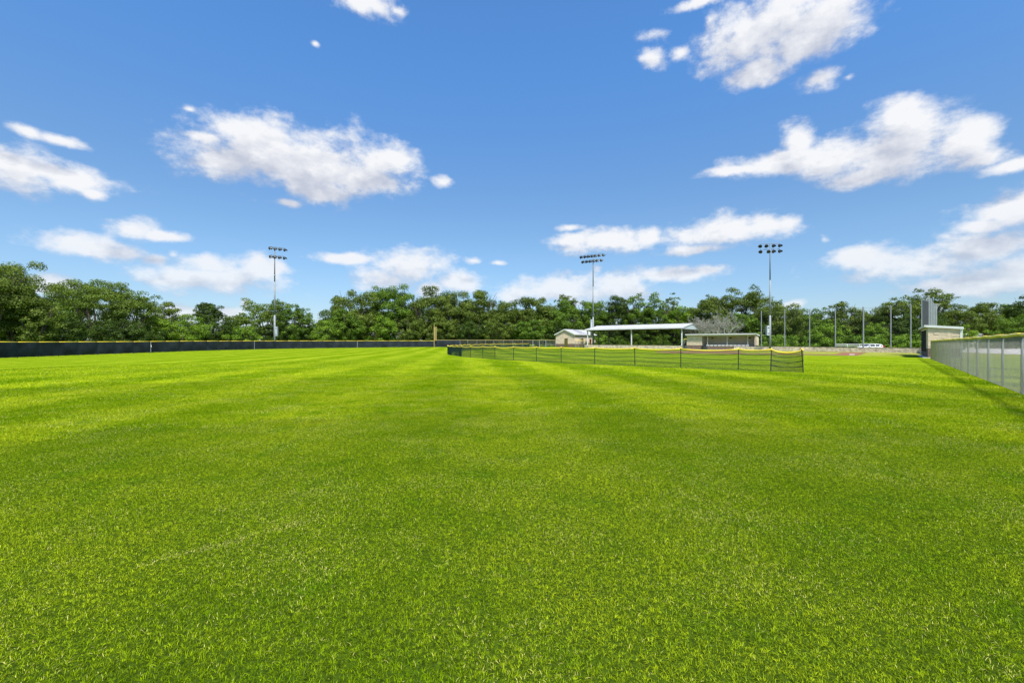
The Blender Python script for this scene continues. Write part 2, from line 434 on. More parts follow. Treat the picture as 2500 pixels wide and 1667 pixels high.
# ------------------------------------------------------------------ ground, one sheet to the horizon
def polyline_axis(vals):
    return np.array(vals, float)
xs = np.concatenate([[-2500, -900, -400, -220], np.arange(-150, 221, 5.0), [300, 480, 900, 2500]])
ys = np.concatenate([[-900, -300, -120, -60], np.arange(-40, 201, 5.0), [260, 380, 700, 1500, 3500]])
gx, gy = np.meshgrid(xs, ys)
gz = np.array([[ground_z(x, y) for x in xs] for y in ys])
V_ = np.stack([gx, gy, gz], -1).reshape(-1, 3)
nx, ny = len(xs), len(ys)
Q = [(j*nx+i, j*nx+i+1, (j+1)*nx+i+1, (j+1)*nx+i) for j in range(ny-1) for i in range(nx-1)]
o = np_mesh('ground', V_, Q, M['turf']); tag(o, kind='structure')

def sheet(name, outer, m, dz, step=2.0):
    """a thin sheet following the ground: polygon (list of x,y), triangulated as a dense fan via grid clipping"""
    import bmesh
    bm = bmesh.new()
    vs = [bm.verts.new((x, y, 0)) for x, y in outer]
    bm.faces.new(vs)
    xs_ = [p[0] for p in outer]; ys_ = [p[1] for p in outer]
    for k in range(int(min(ys_) // 5) + 1, int(max(ys_) // 5) + 1):
        bmesh.ops.bisect_plane(bm, geom=bm.verts[:] + bm.edges[:] + bm.faces[:], plane_co=(0, k * 5.0, 0), plane_no=(0, 1, 0))
    for k in range(int(min(xs_) // 5) + 1, int(max(xs_) // 5) + 1):
        bmesh.ops.bisect_plane(bm, geom=bm.verts[:] + bm.edges[:] + bm.faces[:], plane_co=(k * 5.0, 0, 0), plane_no=(1, 0, 0))
    for v in bm.verts: v.co.z = ground_z(v.co.x, v.co.y) + dz
    bmesh.ops.recalc_face_normals(bm, faces=bm.faces)
    for f_ in bm.faces:
        if f_.normal.z < 0: f_.normal_flip()
    me = bpy.data.meshes.new(name); bm.to_mesh(me); bm.free()
    me.materials.append(m)
    o = bpy.data.objects.new(name, me); C.objects.link(o)
    return tag(o, kind='structure')

HOME = Vector((57.0, 75.0)); D1 = Vector((-.632, -.775)); D3 = Vector((-.775, .632))
B1 = HOME + D1 * 18.3; B3 = HOME + D3 * 18.3; B2 = B1 + D3 * 18.3
# skinned infield: an arc behind the bases, with grass inside the diamond
def W(a, b_): p = HOME + D1 * a + D3 * b_; return (p.x, p.y)
pitch = HOME + (D1 + D3).normalized() * 12.5
arc = []
for k in range(0, 41):
    th = math.radians(232 - 6 + (-(92 + 0)) * k / 40.0 + 6)
    r = 20.5 + 0.25 * math.sin(k * 1.7)
    arc.append((pitch.x + math.cos(th) * r, pitch.y + math.sin(th) * r))
a0, a1 = arc[0], arc[-1]
outer = [W(-2.6, -1.2), W(24.0, -.7)] + [p for p in arc if (Vector(p) - HOME).dot(D1) < 24.0 and True] + [W(-2.4, 24.0), W(-2.4, -2.6)]
inner = [W(2.6, 2.0), W(16.4, 2.0), W(16.6, 4.2), W(14.6, 14.6), W(4.2, 16.6), W(1.2, 16.4), W(1.2, 2.6)]
# band = outer minus inner, laid as two sheets: clay sheet below, infield grass sheet above it
sheet('infield_clay', outer, M['dirt'], 0.006)
sheet('baseline_clay', [W(2.0, -.6), W(20.5, -.6), W(20.5, 1.9), W(2.0, 1.9)], M['red_clay'], 0.012)
sheet('infield_grass', inner, M['turf'], 0.018)
# pale access road on the far side of the right-hand fence
sheet('road', [(40.5, 35.5), (66, 50.5), (90, 72), (128, 112), (150, 118), (152, 111), (126, 92), (99, 63), (75, 44), (47.5, 28.0), (30, 14), (27.5, 17.0)], M['asphalt'], 0.010)
sheet('parking_strip', [(66.2, 50.7), (80, 88), (120, 122), (127.7, 112.2), (89.8, 72.2)], M['asphalt'], 0.014)

for nm, p in (('first_base', B1), ):
    b = MB(); b.box(-0.19, 0.19, -0.19, 0.19, 0.0, 0.075)
    t_ = b.build('base_plate', M['white_paint'])
    t_.location = (p.x, p.y, ground_z(p.x, p.y) + 0.0125); t_.rotation_euler = (0, 0, math.atan2(D1.y, D1.x))
    t_.scale = (1.5, 1.5, 1)
    tag(t_, 'flat white first base on the clay at the end of the red baseline', 'base')

# ------------------------------------------------------------------ turf blades over the near field
def blade_patch(name, nt_, per, wmin, wmax, hmin, hmax, seed, ra=0.0, rb=1.0, dry=1.0, spread=.008, thatch=True):
    """one square metre of turf: tufts of a few blades each, leaning outwards, over dark thatch"""
    r = np.random.default_rng(seed)
    g_ = int(math.sqrt(nt_)); ii, jj = np.meshgrid(np.arange(g_), np.arange(g_))
    tc_ = (np.stack([ii.ravel(), jj.ravel()], 1) + r.uniform(.0, 1.0, (g_*g_, 2))) / g_ - .5
    th_ = r.uniform(.55, 1.25, g_*g_); tr_ = r.uniform(0, 1, g_*g_)
    idx = np.repeat(np.arange(g_*g_), r.integers(max(1, int(per*.5)), int(per*1.5)+1, g_*g_)); n = len(idx)
    la = r.uniform(0, 2*np.pi, n); dirx = np.stack([np.cos(la), np.sin(la)], 1)
    p = tc_[idx] + dirx * (spread * np.sqrt(r.random(n)))[:, None]
    ang = la + np.pi/2 + r.normal(0, .6, n)
    lean = np.abs(r.normal(0.85, 0.6, n)).clip(0, 2.2)
    h = r.uniform(hmin, hmax, n) * th_[idx]
    wd = r.uniform(wmin, wmax, n)
    rd = ra + (rb - ra) * (tr_[idx] * .45 + r.random(n) * .55)
    rd2 = r.uniform(0, dry, n)
    side = np.stack([np.cos(ang), np.sin(ang), np.zeros(n)], 1)
    base = np.concatenate([p, np.zeros((n, 1))], 1)
    def at(s_):
        off = lean * s_ ** 1.6
        z = h * s_ * np.cos(np.minimum(lean * s_ * 0.75, 1.35))
        return base + np.concatenate([dirx * (off * h)[:, None], z[:, None]], 1)
    m1, tip = at(0.55), at(1.0)
    w2 = wd[:, None] / 2
    V_ = np.stack([base - side*w2, base + side*w2, m1 - side*w2*.85, m1 + side*w2*.85, tip], 1).reshape(-1, 3)
    k = (np.arange(n) * 5)[:, None]
    T = np.concatenate([k + [[0, 1, 3]], k + [[0, 3, 2]], k + [[2, 3, 4]]], 1).reshape(-1, 3)
    nb_ = len(T)
    if thatch:
        b0 = len(V_); V_ = np.concatenate([V_, [[-.5, -.5, .003], [.5, -.5, .003], [.5, .5, .003], [-.5, .5, .003]]])
        T = np.concatenate([T, [[b0, b0+1, b0+2], [b0, b0+2, b0+3]]])
    ex = [0, 0] if thatch else []
    o = np_mesh(name, V_, T, M['blade'], None, {'rnd': ('FACE', np.concatenate([np.repeat(rd, 3), ex])), 'rnd2': ('FACE', np.concatenate([np.repeat(rd2, 3), ex]))}, tris=True)
    if thatch:
        o.data.materials.append(M['thatch'])
        mi = np.zeros(len(T), np.int32); mi[nb_:] = 1; o.data.polygons.foreach_set('material_index', mi)
    C.objects.unlink(o)
    return o
near = [blade_patch('turf_patch', 3200, 7, .0020, .0036, .010, .025, 3 + k, .0, 1.0, .993) for k in range(3)]
mid = [blade_patch('turf_patch', nt_, pr_, w0, w1, .016, .036, 13 + k, (.2, .2, .38, .38)[k], 1.0, .983, sp_) for k, (nt_, pr_, w0, w1, sp_) in
       enumerate([(1500, 8, .0042, .0065, .012), (1500, 8, .0042, .0065, .012), (800, 8, .0065, .010, .018), (800, 8, .0065, .010, .018)])]
far_ = [blade_patch('turf_patch', n_, 6, .010, .016, .022, .045, 23 + k, .6, 1.0, .97, .03, False) for k, n_ in enumerate([300, 300, 100, 100])]
pts, which, rot, scl = [], [], [], []
rr = random.Random(3)
for i in range(-60, 61):
    for j in range(-6, 58):
        x, y = i + .5, j + .5
        d = math.hypot(x, y)
        if y < -3 or (y < 3 and abs(x) > 9): continue
        if abs(math.atan2(x, max(y, .01))) > math.radians(57) and d > 9: continue
        fx = 3.87 + .833 * y + 1.0                  # right-hand fence line
        if x > fx + .6 and d > 9 and x - fx > 14: continue
        if d < 10: w_i = rr.randrange(3)
        elif d < 15: w_i = 3 + rr.randrange(2)
        elif d < 22: w_i = 5 + rr.randrange(2)
        elif d < 30: w_i = 7 + rr.randrange(2)
        elif d < 42: w_i = 9 + rr.randrange(2)
        else: continue
        pts.append((x, y, ground_z(x, y))); which.append(w_i); rot.append(rr.randrange(4) * math.pi / 2); scl.append(rr.uniform(.85, 1.2))
me = bpy.data.meshes.new('grass'); me.from_pydata(pts, [], [])
for an, ty, arr in (('which', 'INT', which), ('rot', 'FLOAT', rot), ('scl', 'FLOAT', scl)):
    a_ = me.attributes.new(an, ty, 'POINT'); a_.data.foreach_set('value', arr)
grass = bpy.data.objects.new('grass', me); C.objects.link(grass)
tag(grass, 'short bright green mown grass with paler straw blades', 'grass', kind='stuff')
gn = bpy.data.node_groups.new('turf_scatter', 'GeometryNodeTree')
gn.interface.new_socket('Geometry', in_out='INPUT', socket_type='NodeSocketGeometry')
gn.interface.new_socket('Geometry', in_out='OUTPUT', socket_type='NodeSocketGeometry')
G = gn.nodes; Lk = gn.links
n_in, n_out = G.new('NodeGroupInput'), G.new('NodeGroupOutput')
g2i = G.new('GeometryNodeGeometryToInstance')
for ob in reversed(near + mid + far_):          # the join socket takes them last-first
    oi = G.new('GeometryNodeObjectInfo'); oi.inputs['Object'].default_value = ob; oi.inputs['As Instance'].default_value = True
    Lk.new(oi.outputs['Geometry'], g2i.inputs[0])
jn = G.new('GeometryNodeJoinGeometry')
G.remove(g2i)
for nd in [n for n in G if n.bl_idname == 'GeometryNodeObjectInfo']:
    Lk.new(nd.outputs['Geometry'], jn.inputs[0])
iop = G.new('GeometryNodeInstanceOnPoints')
Lk.new(n_in.outputs[0], iop.inputs['Points']); Lk.new(jn.outputs[0], iop.inputs['Instance'])
iop.inputs['Pick Instance'].default_value = True
def named(nm, ty):
    a_ = G.new('GeometryNodeInputNamedAttribute'); a_.data_type = ty; a_.inputs[0].default_value = nm; return a_.outputs[0]
Lk.new(named('which', 'INT'), iop.inputs['Instance Index'])
cx_ = G.new('ShaderNodeCombineXYZ'); Lk.new(named('rot', 'FLOAT'), cx_.inputs[2]); Lk.new(cx_.outputs[0], iop.inputs['Rotation'])
cs_ = G.new('ShaderNodeCombineXYZ'); cs_.inputs[0].default_value = 1; cs_.inputs[1].default_value = 1
Lk.new(named('scl', 'FLOAT'), cs_.inputs[2]); Lk.new(cs_.outputs[0], iop.inputs['Scale'])
Lk.new(iop.outputs[0], n_out.inputs[0])
md = grass.modifiers.new('scatter', 'NODES'); md.node_group = gn

# ================================================================== structures
def z_at(p): return ground_z(p[0], p[1])

def stones(mb, x0, x1, z0, z1, yface, depth, course, lmin, lmax, r, proud=0.02, gap=0.012):
    """rows of separate blocks on a face at y=yface growing towards +y by proud"""
    z = z0
    while z < z1 - 0.04:
        ch = min(course * r.uniform(0.85, 1.15), z1 - z)
        if z1 - (z + ch) < 0.07: ch = z1 - z
        x = x0
        while x < x1 - 0.02:
            ln = r.uniform(lmin, lmax)
            if x1 - (x + ln) < lmin * 0.6: ln = x1 - x
            pr = r.uniform(0.3, 1.0) * proud
            yield (x + gap/2, x + ln - gap/2, z + gap/2, z + ch - gap/2, pr)
            x += ln
        z += ch

def block_verts(x0, x1, z0, z1, y, depth, pr, sgn=1, ch=0.010):
    """a chamfered stone: back loop at y, shoulder and face loops proud of it"""
    ya, yb = y, y + sgn * pr
    b = [(x0, ya, z0), (x1, ya, z0), (x1, ya, z1), (x0, ya, z1)]
    s_ = [(x0, yb - sgn*ch*0.5, z0), (x1, yb - sgn*ch*0.5, z0), (x1, yb - sgn*ch*0.5, z1), (x0, yb - sgn*ch*0.5, z1)]
    f_ = [(x0+ch, yb, z0+ch), (x1-ch, yb, z0+ch), (x1-ch, yb, z1-ch), (x0+ch, yb, z1-ch)]
    vs = b + s_ + f_
    fs = [(8,9,10,11)]
    for a_, b_ in ((0, 4), (4, 8)):
        for k in range(4): fs.append((a_+k, a_+(k+1)%4, b_+(k+1)%4, b_+k))
    return vs, fs

def masonry_part(name, faces, m, parent, course, lmin, lmax, seed, proud=0.03, label=None, stuff=True):
    """joined far-off masonry; faces: list of (origin(x,y), dir(x,y), outward(x,y), length, z0, z1)"""
    r = random.Random(seed); mb = MB()
    for (ox, oy), (dx, dy), (nx_, ny_), ln, z0, z1 in faces:
        for x0, x1, za, zb, pr in stones(mb, 0, ln, z0, z1, 0, 0, course, lmin, lmax, r, proud):
            vs, fs = block_verts(x0, x1, za, zb, 0, 0, pr)
            mb.add([(ox + dx*v[0] + nx_*v[1], oy + dy*v[0] + ny_*v[1], v[2]) for v in vs], fs)
    o = mb.build(name, m, parent, label=label)
    if stuff: o['kind'] = 'stuff'
    return o

# ------------------------------------------------------------------ dugouts
def dugout(name, label, loc, rz, L, closed, near_end_stones, benches=True, Dp=2.9, front=.45):
    """local x runs along the open front, +y faces the field, the back wall stands at y=-2.9"""
    t_ = thing(name, label, 'dugout', (loc[0], loc[1], z_at(loc)), rz)
    Hf, Hb, P = 3.28, 3.05, 1.0
    MB().box(-0.35, L + 0.35, -Dp - 0.2, 0.42, -0.3, 0.06).build('slab', M['concrete'], t_)
    # walls: end walls, back wall and the closed store at one end
    c0, c1 = closed
    for xa, xb in ((0.0, 0.22), (L - 0.22, L)):
        w_ = MB(); w_.hexa([(xa, -Dp, P), (xb, -Dp, P), (xb, 0, P), (xa, 0, P)], [(xa, -Dp, Hb), (xb, -Dp, Hb), (xb, 0, Hf), (xa, 0, Hf)])
        w_.build('end_wall', M['block'], t_)
    bw = MB(); bw.box(0.22, L - 0.22, -Dp, -Dp + 0.2, P, Hb - 0.01)
    bw.build('back_wall', M['block'], t_)
    pl = MB()
    for xa, xb in ((0.0, 0.22), (L - 0.22, L)): pl.box(xa, xb, -Dp, 0, 0.06, P - 0.003)
    pl.box(0.22, L - 0.22, -Dp, -Dp + 0.2, 0.06, P - 0.003)
    pl.build('plinth', M['mortar'], t_)
    if c1 > c0:
        MB().box(max(c0, .223), min(c1, L - .223), -0.22, 0.0, P, Hf - 0.02).build('store_front', M['block'], t_)
        side = c0 if c0 > 1 else c1 - 0.2
        MB().box(side, side + 0.2, -Dp + 0.203, -0.223, 0.06, Hb - 0.02).build('partition', M['block'], t_)
        MB().box(max(c0, .223), min(c1, L - .223), -0.22, 0.0, 0.06, P - 0.003).build('store_plinth', M['mortar'], t_)
    # return at the other end of the opening
    oa, ob = (0.22, c0) if c0 > 1 else (c1, L - 0.22)
    if c1 <= c0: oa, ob = 0.22, L - 0.22
    KW = 0.86
    if near_end_stones:
        MB().box(L - 1.3, L - .223, -.22, 0, 1.0, Hf - .02).build('pier', M['block'], t_); ob = L - 1.3
    # front knee wall between the two entries
    ka, kb = oa + 1.25, ob - 1.15
    if near_end_stones: ka, kb = oa + .9, ob - .05
    MB().box(ka, kb, -0.20, -0.02, 0.06, KW).build('knee_wall', M['mortar'], t_)
    faces_b = [((ka, -0.02), (1, 0), (0, 1), kb - ka, 0.06, KW)]
    faces_c = []
    if c1 > c0:
        faces_c.append(((c0, 0.0), (1, 0), (0, 1), c1 - c0, P, Hf - 0.22)); faces_b.append(((c0, 0.0), (1, 0), (0, 1), c1 - c0, 0.06, P))
    faces_b += [((0.0, -Dp), (0, 1), (-1, 0), Dp, 0.06, P), ((L, 0), (0, -1), (1, 0), Dp, 0.06, P)]
    faces_c += [((L, 0), (0, -1), (1, 0), Dp, P, Hb - 0.12)]
    if not near_end_stones: faces_c.append(((0.0, -Dp), (0, 1), (-1, 0), Dp, P, Hb - 0.12))
    masonry_part('stone_facing', faces_c, M['limestone'], t_, 0.21, 0.35, 0.8, 5)
    masonry_part('plinth_facing', faces_b, M['brown_stone'], t_, 0.2, 0.3, 0.6, 6, label='brown stone base course')
    if near_end_stones:
        r = random.Random(9)
        for x0, x1, za, zb, pr in stones(None, 0, Dp, P, Hb - 0.02, 0, 0, 0.205, 0.28, 0.72, r, 0.04):
            vs, fs = block_verts(x0, x1, za, zb, 0, 0, pr, ch=0.014)
            b = MB(); b.add([(-v[1], -Dp + v[0], v[2]) for v in vs], fs); b.build('stone', M['limestone'], t_)
        # corner trim strip that carries the downpipe at the back
        MB().box(-0.07, -0.001, -Dp - 0.09, -Dp + 0.10, 0.06, Hb - 0.02).build('downpipe', M['white_metal'], t_)
    # roof: thin sheet falling to the back, with a deep white fascia and gutter
    ov = 0.16
    rf = MB()
    def rz_(y): return Hf + (Hb - Hf) * (-y / Dp)
    ya, yb = front, -Dp - 0.16
    rf.hexa([(-ov, yb, rz_(yb)+.02), (L+ov, yb, rz_(yb)+.02), (L+ov, ya, rz_(ya)+.02), (-ov, ya, rz_(ya)+.02)],
            [(-ov, yb, rz_(yb)+.12), (L+ov, yb, rz_(yb)+.12), (L+ov, ya, rz_(ya)+.12), (-ov, ya, rz_(ya)+.12)])
    roof = rf.build('roof', M['roof_white'], t_)
    MB().box(-ov - .02, L + ov + .02, ya + .002, ya + .12, rz_(ya) - .06, rz_(ya) + .15).build('gutter', M['white_metal'], roof)
    for xa in (-ov - .035, L + ov + .002):
        fa = MB(); fa.hexa([(xa, yb, rz_(yb)-.08), (xa+.03, yb, rz_(yb)-.08), (xa+.03, ya, rz_(ya)-.08), (xa, ya, rz_(ya)-.08)],
                [(xa, yb, rz_(yb)+.145), (xa+.03, yb, rz_(yb)+.145), (xa+.03, ya, rz_(ya)+.145), (xa, ya, rz_(ya)+.145)])
        fa.build('fascia', M['white_metal'], roof)
    MB().box(oa, ob, -0.14, -0.02, Hf - 0.26, Hf - 0.02).build('lintel', M['white_metal'], t_)
    n = 3 if not near_end_stones else 3
    for k in range(n):
        x = ka + (kb - ka) * k / (n - 1)
        MB().box(x - .045, x + .045, -0.15, -0.05, KW, Hf - 0.262).build('column', M['white_metal'], t_)
    # bench against the back wall, pale seats on brown boards
    bn = MB(); bn.box(oa + .15, ob - .15, -Dp + .22, -Dp + .65, 0.30, 0.60); bn.build('bench', M['brown_stone'], t_)
    if benches:
        k = 0; x = ka - .2
        while x < kb + .1:
            MB().box(x, x + .62, -0.19, -0.05, KW + .004, KW + .22).build('helmet_shelf', M['white_metal'] if k < 11 else M['limestone'], t_); x += .78; k += 1
    for k in range(3):
        x = oa + (ob - oa) * (0.14 + 0.36 * k)
        v_ = MB().box(x - .22, x + .22, -Dp + .201, -Dp + .23, Hb - .62, Hb - .38).build('vent', M['dark'], t_)
    for k in range(2):
        x = oa + (ob - oa) * (0.30 + 0.38 * k)
        MB().box(x - .8, x + .8, -Dp + .5, -Dp + .7, Hb - .30, Hb - .20).build('light_tube', M['white_paint'], t_)
    # black gates in the two entries
    for xa, xb in ((oa + .2, ka - .08), (kb + .08, ob - .1)):
        if xb - xa < .3: continue
        g_ = MB()
        for z in (.1, .5, .86): g_.tube([(xa, -.1, z), (xb, -.1, z)], .022, 6)
        q = xa
        while q <= xb + .01: g_.tube([(q, -.1, .1), (q, -.1, .86)], .016, 5); q += (xb - xa) / 8
        gg = g_.build('gate', M['black'], t_)
    return t_

A_L = 13.2; angA = math.atan2(.77, .64)
dA = dugout('dugout', 'cream stone dugout with white flat roof at the far end of the chain-link fence', (43.5, 47.6), angA, A_L, (0, 2.6), True, benches=False, Dp=2.5, front=.16)
for k in range(5):                                   # dark bars of the front screen of the near dugout
    x = 3.4 + k * 1.9
    MB().box(x - .06, x + .06, .0, .08, .62, 3.0).build('screen_post', M['black'], dA)
for k, (xa, xb) in enumerate(((3.5, 11.8),)):
    segs = []
    z = .66
    while z < 3.0: segs.append(((xa, .04, z), (xb, .04, z))); z += .05
    x = xa
    while x < xb: segs.append(((x, .04, .64), (x, .04, 3.0))); x += .05
    V_, Q_ = threads(segs, .0035)
    np_mesh('screen_net', V_, Q_, M['black_net'], dA)
angB = math.atan2(.632, -.775)
dB = dugout('dugout', 'long open-fronted cream dugout with closed stone store beside the pavilion', (50.0, 93.4), angB, 13.9, (10.6, 13.9), False)
bin_ = thing('bin', 'small black bin standing in the left entry of the long dugout', 'bin', (41.95, 99.9, z_at((41.95, 99.9)) + .062), angB)
MB().tube([(0, 0, 0), (0, 0, .03), (0, 0, .72)], [.24, .25, .3], 12).build('body', M['black'], bin_)
MB().tube([(0, 0, .72), (0, 0, .78), (0, 0, .86)], [.32, .32, .15], 12).build('lid', M['black'], bin_)

# ------------------------------------------------------------------ backstop wall of rough stone
WALL = [(20.0, 125.2), (39.2, 105.0), (56.2, 85.0), (64.5, 72.0), (55.6, 60.9)]
bwt = thing('stone_wall', 'low rough tan stone wall running behind home plate', 'wall', (20.0, 125.2, 0))
rw = random.Random(4)
core, cap = MB(), MB()
stmb = MB(); nst = 0
faces = []
for i in range(len(WALL) - 1):
    a_, b_ = Vector(WALL[i]), Vector(WALL[i+1])
    L_ = (b_ - a_).length; d_ = (b_ - a_) / L_; n_ = Vector((d_.y, -d_.x))
    if n_.dot(Vector((30, 40)) - a_) < 0: n_ = -n_
    k = 0; seg = 2.0
    o0 = Vector((20.0, 125.2))
    while k * seg < L_ - 1e-6:
        p0 = a_ + d_ * (k * seg); p1 = a_ + d_ * min(L_, (k + 1) * seg)
        z0, z1 = z_at(p0), z_at(p1)
        hh = 0.80
        q0, q1 = p0 - o0, p1 - o0
        back = -n_ * 0.32
        core.hexa([(q0.x, q0.y, z0-.3), (q1.x, q1.y, z1-.3), (q1.x+back.x, q1.y+back.y, z1-.3), (q0.x+back.x, q0.y+back.y, z0-.3)],
                  [(q0.x, q0.y, z0+hh), (q1.x, q1.y, z1+hh), (q1.x+back.x, q1.y+back.y, z1+hh), (q0.x+back.x, q0.y+back.y, z0+hh)])
        for xa, xb, za, zb, pr in stones(None, 0, (p1-p0).length, -0.05, hh - .02, 0, 0, .2, .25, .62, rw, .035, .014):
            vs, fs = block_verts(xa, xb, za, zb, 0, 0, pr + .01, ch=.02)
            stmb.add([(q0.x + d_.x*v[0] + n_.x*v[1], q0.y + d_.y*v[0] + n_.y*v[1], v[2] + z0 + (z1-z0)*v[0]/seg) for v in vs], fs)
        cp0, cp1 = q0 + n_*.05, q1 + n_*.05; bk = -n_ * .42
        cap.hexa([(cp0.x, cp0.y, z0+hh+.002), (cp1.x, cp1.y, z1+hh+.002), (cp1.x+bk.x, cp1.y+bk.y, z1+hh+.002), (cp0.x+bk.x, cp0.y+bk.y, z0+hh+.002)],
                 [(cp0.x, cp0.y, z0+hh+.045), (cp1.x, cp1.y, z1+hh+.045), (cp1.x+bk.x, cp1.y+bk.y, z1+hh+.045), (cp0.x+bk.x, cp0.y+bk.y, z0+hh+.045)])
        k += 1
core.build('core', M['mortar'], bwt)
o = stmb.build('stonework', M['rough_stone'], bwt); o['kind'] = 'stuff'
cap.build('coping', M['rust_steel'], bwt, label='dark brown steel coping')

# ------------------------------------------------------------------ tall backstop poles and their nets
def line_point(r, seg):
    (xa, ya), (xb, yb) = WALL[seg], WALL[seg+1]
    # point on the segment where x/y == r
    t_ = (r * ya - xa) / ((xb - xa) - r * (yb - ya))
    return Vector((xa + (xb - xa) * t_, ya + (yb - ya) * t_))
PR = [(.5470, 1), (.5986, 1), (.6535, 1), (.7102, 2), (.7720, 2), (.8326, 2), (.8767, 2)]
pole_pts = [line_point(r, s_) for r, s_ in PR]
pole_lab = ['tall grey backstop pole touching the right end of the long dugout', 'slim grey backstop pole right of the tall light tower',
            'grey backstop pole at the left end of the white rail', 'grey backstop pole at the middle of the white rail',
            'thick grey backstop pole in front of the white car hood', 'grey backstop pole with side arm just right of the white car',
            'grey backstop pole with side arm nearest the right dugout']
def net_pole(pt, label, arm, rad=.09, h=7.75, rz=0, group='tall poles of the backstop net', name='net_pole'):
    t_ = thing(name, label, 'pole', (pt.x, pt.y, z_at(pt)), rz, group)
    MB().tube([(0, 0, 0), (0, 0, h)], rad, 10).build('shaft', M['galv'], t_, smooth=False)
    MB().tube([(0, 0, h), (0, 0, h + .05), (0, 0, h + .12)], [rad + .02, rad + .02, .02], 10).build('pole_cap', M['galv'], t_)
    MB().box(-rad-.06, rad+.06, -rad-.06, rad+.06, 0, .05).build('base_plate', M['galv_dark'], t_)
    if arm:
        a_ = MB(); a_.tube([(0, 0, h - .05), (-.62, 0, h + .05)], .035, 6); a_.tube([(0, 0, h - .7), (-.5, 0, h + .02)], .028, 6)
        a_.build('arm', M['galv'], t_)
    return t_
for i, (p, lb) in enumerate(zip(pole_pts, pole_lab)):
    back = Vector((.60, .80)) * .42
    net_pole(p + back, lb, i >= 5, .11 if i == 4 else .085, 7.85 - .03 * i)
nt_ = thing('backstop_net', 'thin dark net strung between the tall grey poles behind home plate', 'net', (pole_pts[0].x, pole_pts[0].y, 0))
o0 = pole_pts[0]
for i in range(len(pole_pts) - 1):
    a_, b_ = pole_pts[i] + Vector((.60, .80)) * .42 - o0, pole_pts[i+1] + Vector((.60, .80)) * .42 - o0
    za = z_at(pole_pts[i]) + .87; L_ = (b_ - a_).length; segs = []
    n_ = int(L_ / .06)
    for k in range(n_): q = a_ + (b_ - a_) * k / n_; segs.append(((q.x, q.y, za), (q.x, q.y, za + 6.7)))
    for k in range(int(6.7 / .06)): segs.append(((a_.x, a_.y, za + k*.06), (b_.x, b_.y, za + k*.06)))
    V_, Q_ = threads(segs, .0012)
    np_mesh('net_panel', V_, Q_, M['black_net'], nt_)
    cb = MB(); cb.tube([(a_.x, a_.y, za + 6.72), (b_.x, b_.y, za + 6.72)], .012, 5); cb.build('top_cable', M['galv_dark'], nt_)

# row of tall poles beside the near dugout, seen almost end-on, with a dark screen on the first
cl = [(.9150, 60.2, 7.75), (.9195, 62.4, 7.6), (.9235, 64.6, 7.3), (.9275, 66.8, 7.25), (.9315, 69.0, 7.4)]
cl_lab = ['tall grey pole beside the dark screen above the right dugout roof', 'second tall grey pole from the dark screen above the right dugout',
          'middle one of the five tall grey poles clustered above the right dugout', 'fourth tall grey pole from the dark screen above the right dugout',
          'rightmost of the five tall grey poles clustered above the right dugout']
for (r_, y_, h_), lb in zip(cl, cl_lab):
    net_pole(Vector((r_ * y_, y_)), lb, True if h_ != 7.3 else False, .13, h_, rz=(math.pi * .95 if y_ > 66 else 0), group='tall poles beside the right dugout')
sc_ = thing('screen_panel', 'tall narrow black screen standing above the right dugout roof', 'screen', (54.9, 60.0, z_at((54.9, 60))), math.atan2(-2.0, -2.7))
MB().box(0.05, 3.3, -.03, .03, .9, 7.05).build('cloth', M['black_net'], sc_)
fr = MB()
for z in (.85, 7.1): fr.tube([(0, 0, z), (3.35, 0, z)], .04, 6)
fr.tube([(3.35, 0, 0), (3.35, 0, 7.15)], .05, 8); fr.tube([(0, 0, 7.6), (1.3, 0, 7.1)], .04, 6)
fr.build('frame', M['galv'], sc_)

# ------------------------------------------------------------------ store building
st = thing('storage_building', 'small cream stone storage building with white gable roof left of the pavilion', 'building', (18.3, 133.0, z_at((18.3, 133))), math.atan2(.632, -.775))
# local x along the gable front (to the left in view), local y towards the field; the long side runs along -y
GW, SL, H0, HR, PB = 6.6, 12.4, 3.85, 5.25, 1.0
wl = MB()
prof = [(0, PB), (GW, PB), (GW, H0), (GW/2, HR), (0, H0)]
wl.prism([(x, z) for x, z in prof], 'y', 0, -0.2); wl.prism([(x, z) for x, z in prof], 'y', -SL + .2, -SL)
wl.box(0, .2, -SL + .203, -.203, PB, H0); wl.box(GW - .2, GW, -SL + .203, -.203, PB, H0)
wl.build('wall', M['limestone'], st)
pb = MB(); pb.box(0, GW, -.2, 0, -.2, PB-.003); pb.box(0, GW, -SL, -SL+.2, -.2, PB-.003); pb.box(0, .2, -SL+.203, -.203, -.2, PB-.003); pb.box(GW-.2, GW, -SL+.203, -.203, -.2, PB-.003)
pb.build('plinth', M['brown_stone'], st)
masonry_part('plinth_facing', [((0, 0), (1, 0), (0, 1), 2.3, 0, PB), ((3.5, 0), (1, 0), (0, 1), GW-3.5, 0, PB), ((0, -SL), (0, 1), (-1, 0), 3.2, 0, PB), ((0, -SL+4.3), (0, 1), (-1, 0), SL-4.3, 0, PB)], M['brown_stone'], st, .22, .35, .7, 8, label='brown stone base course')
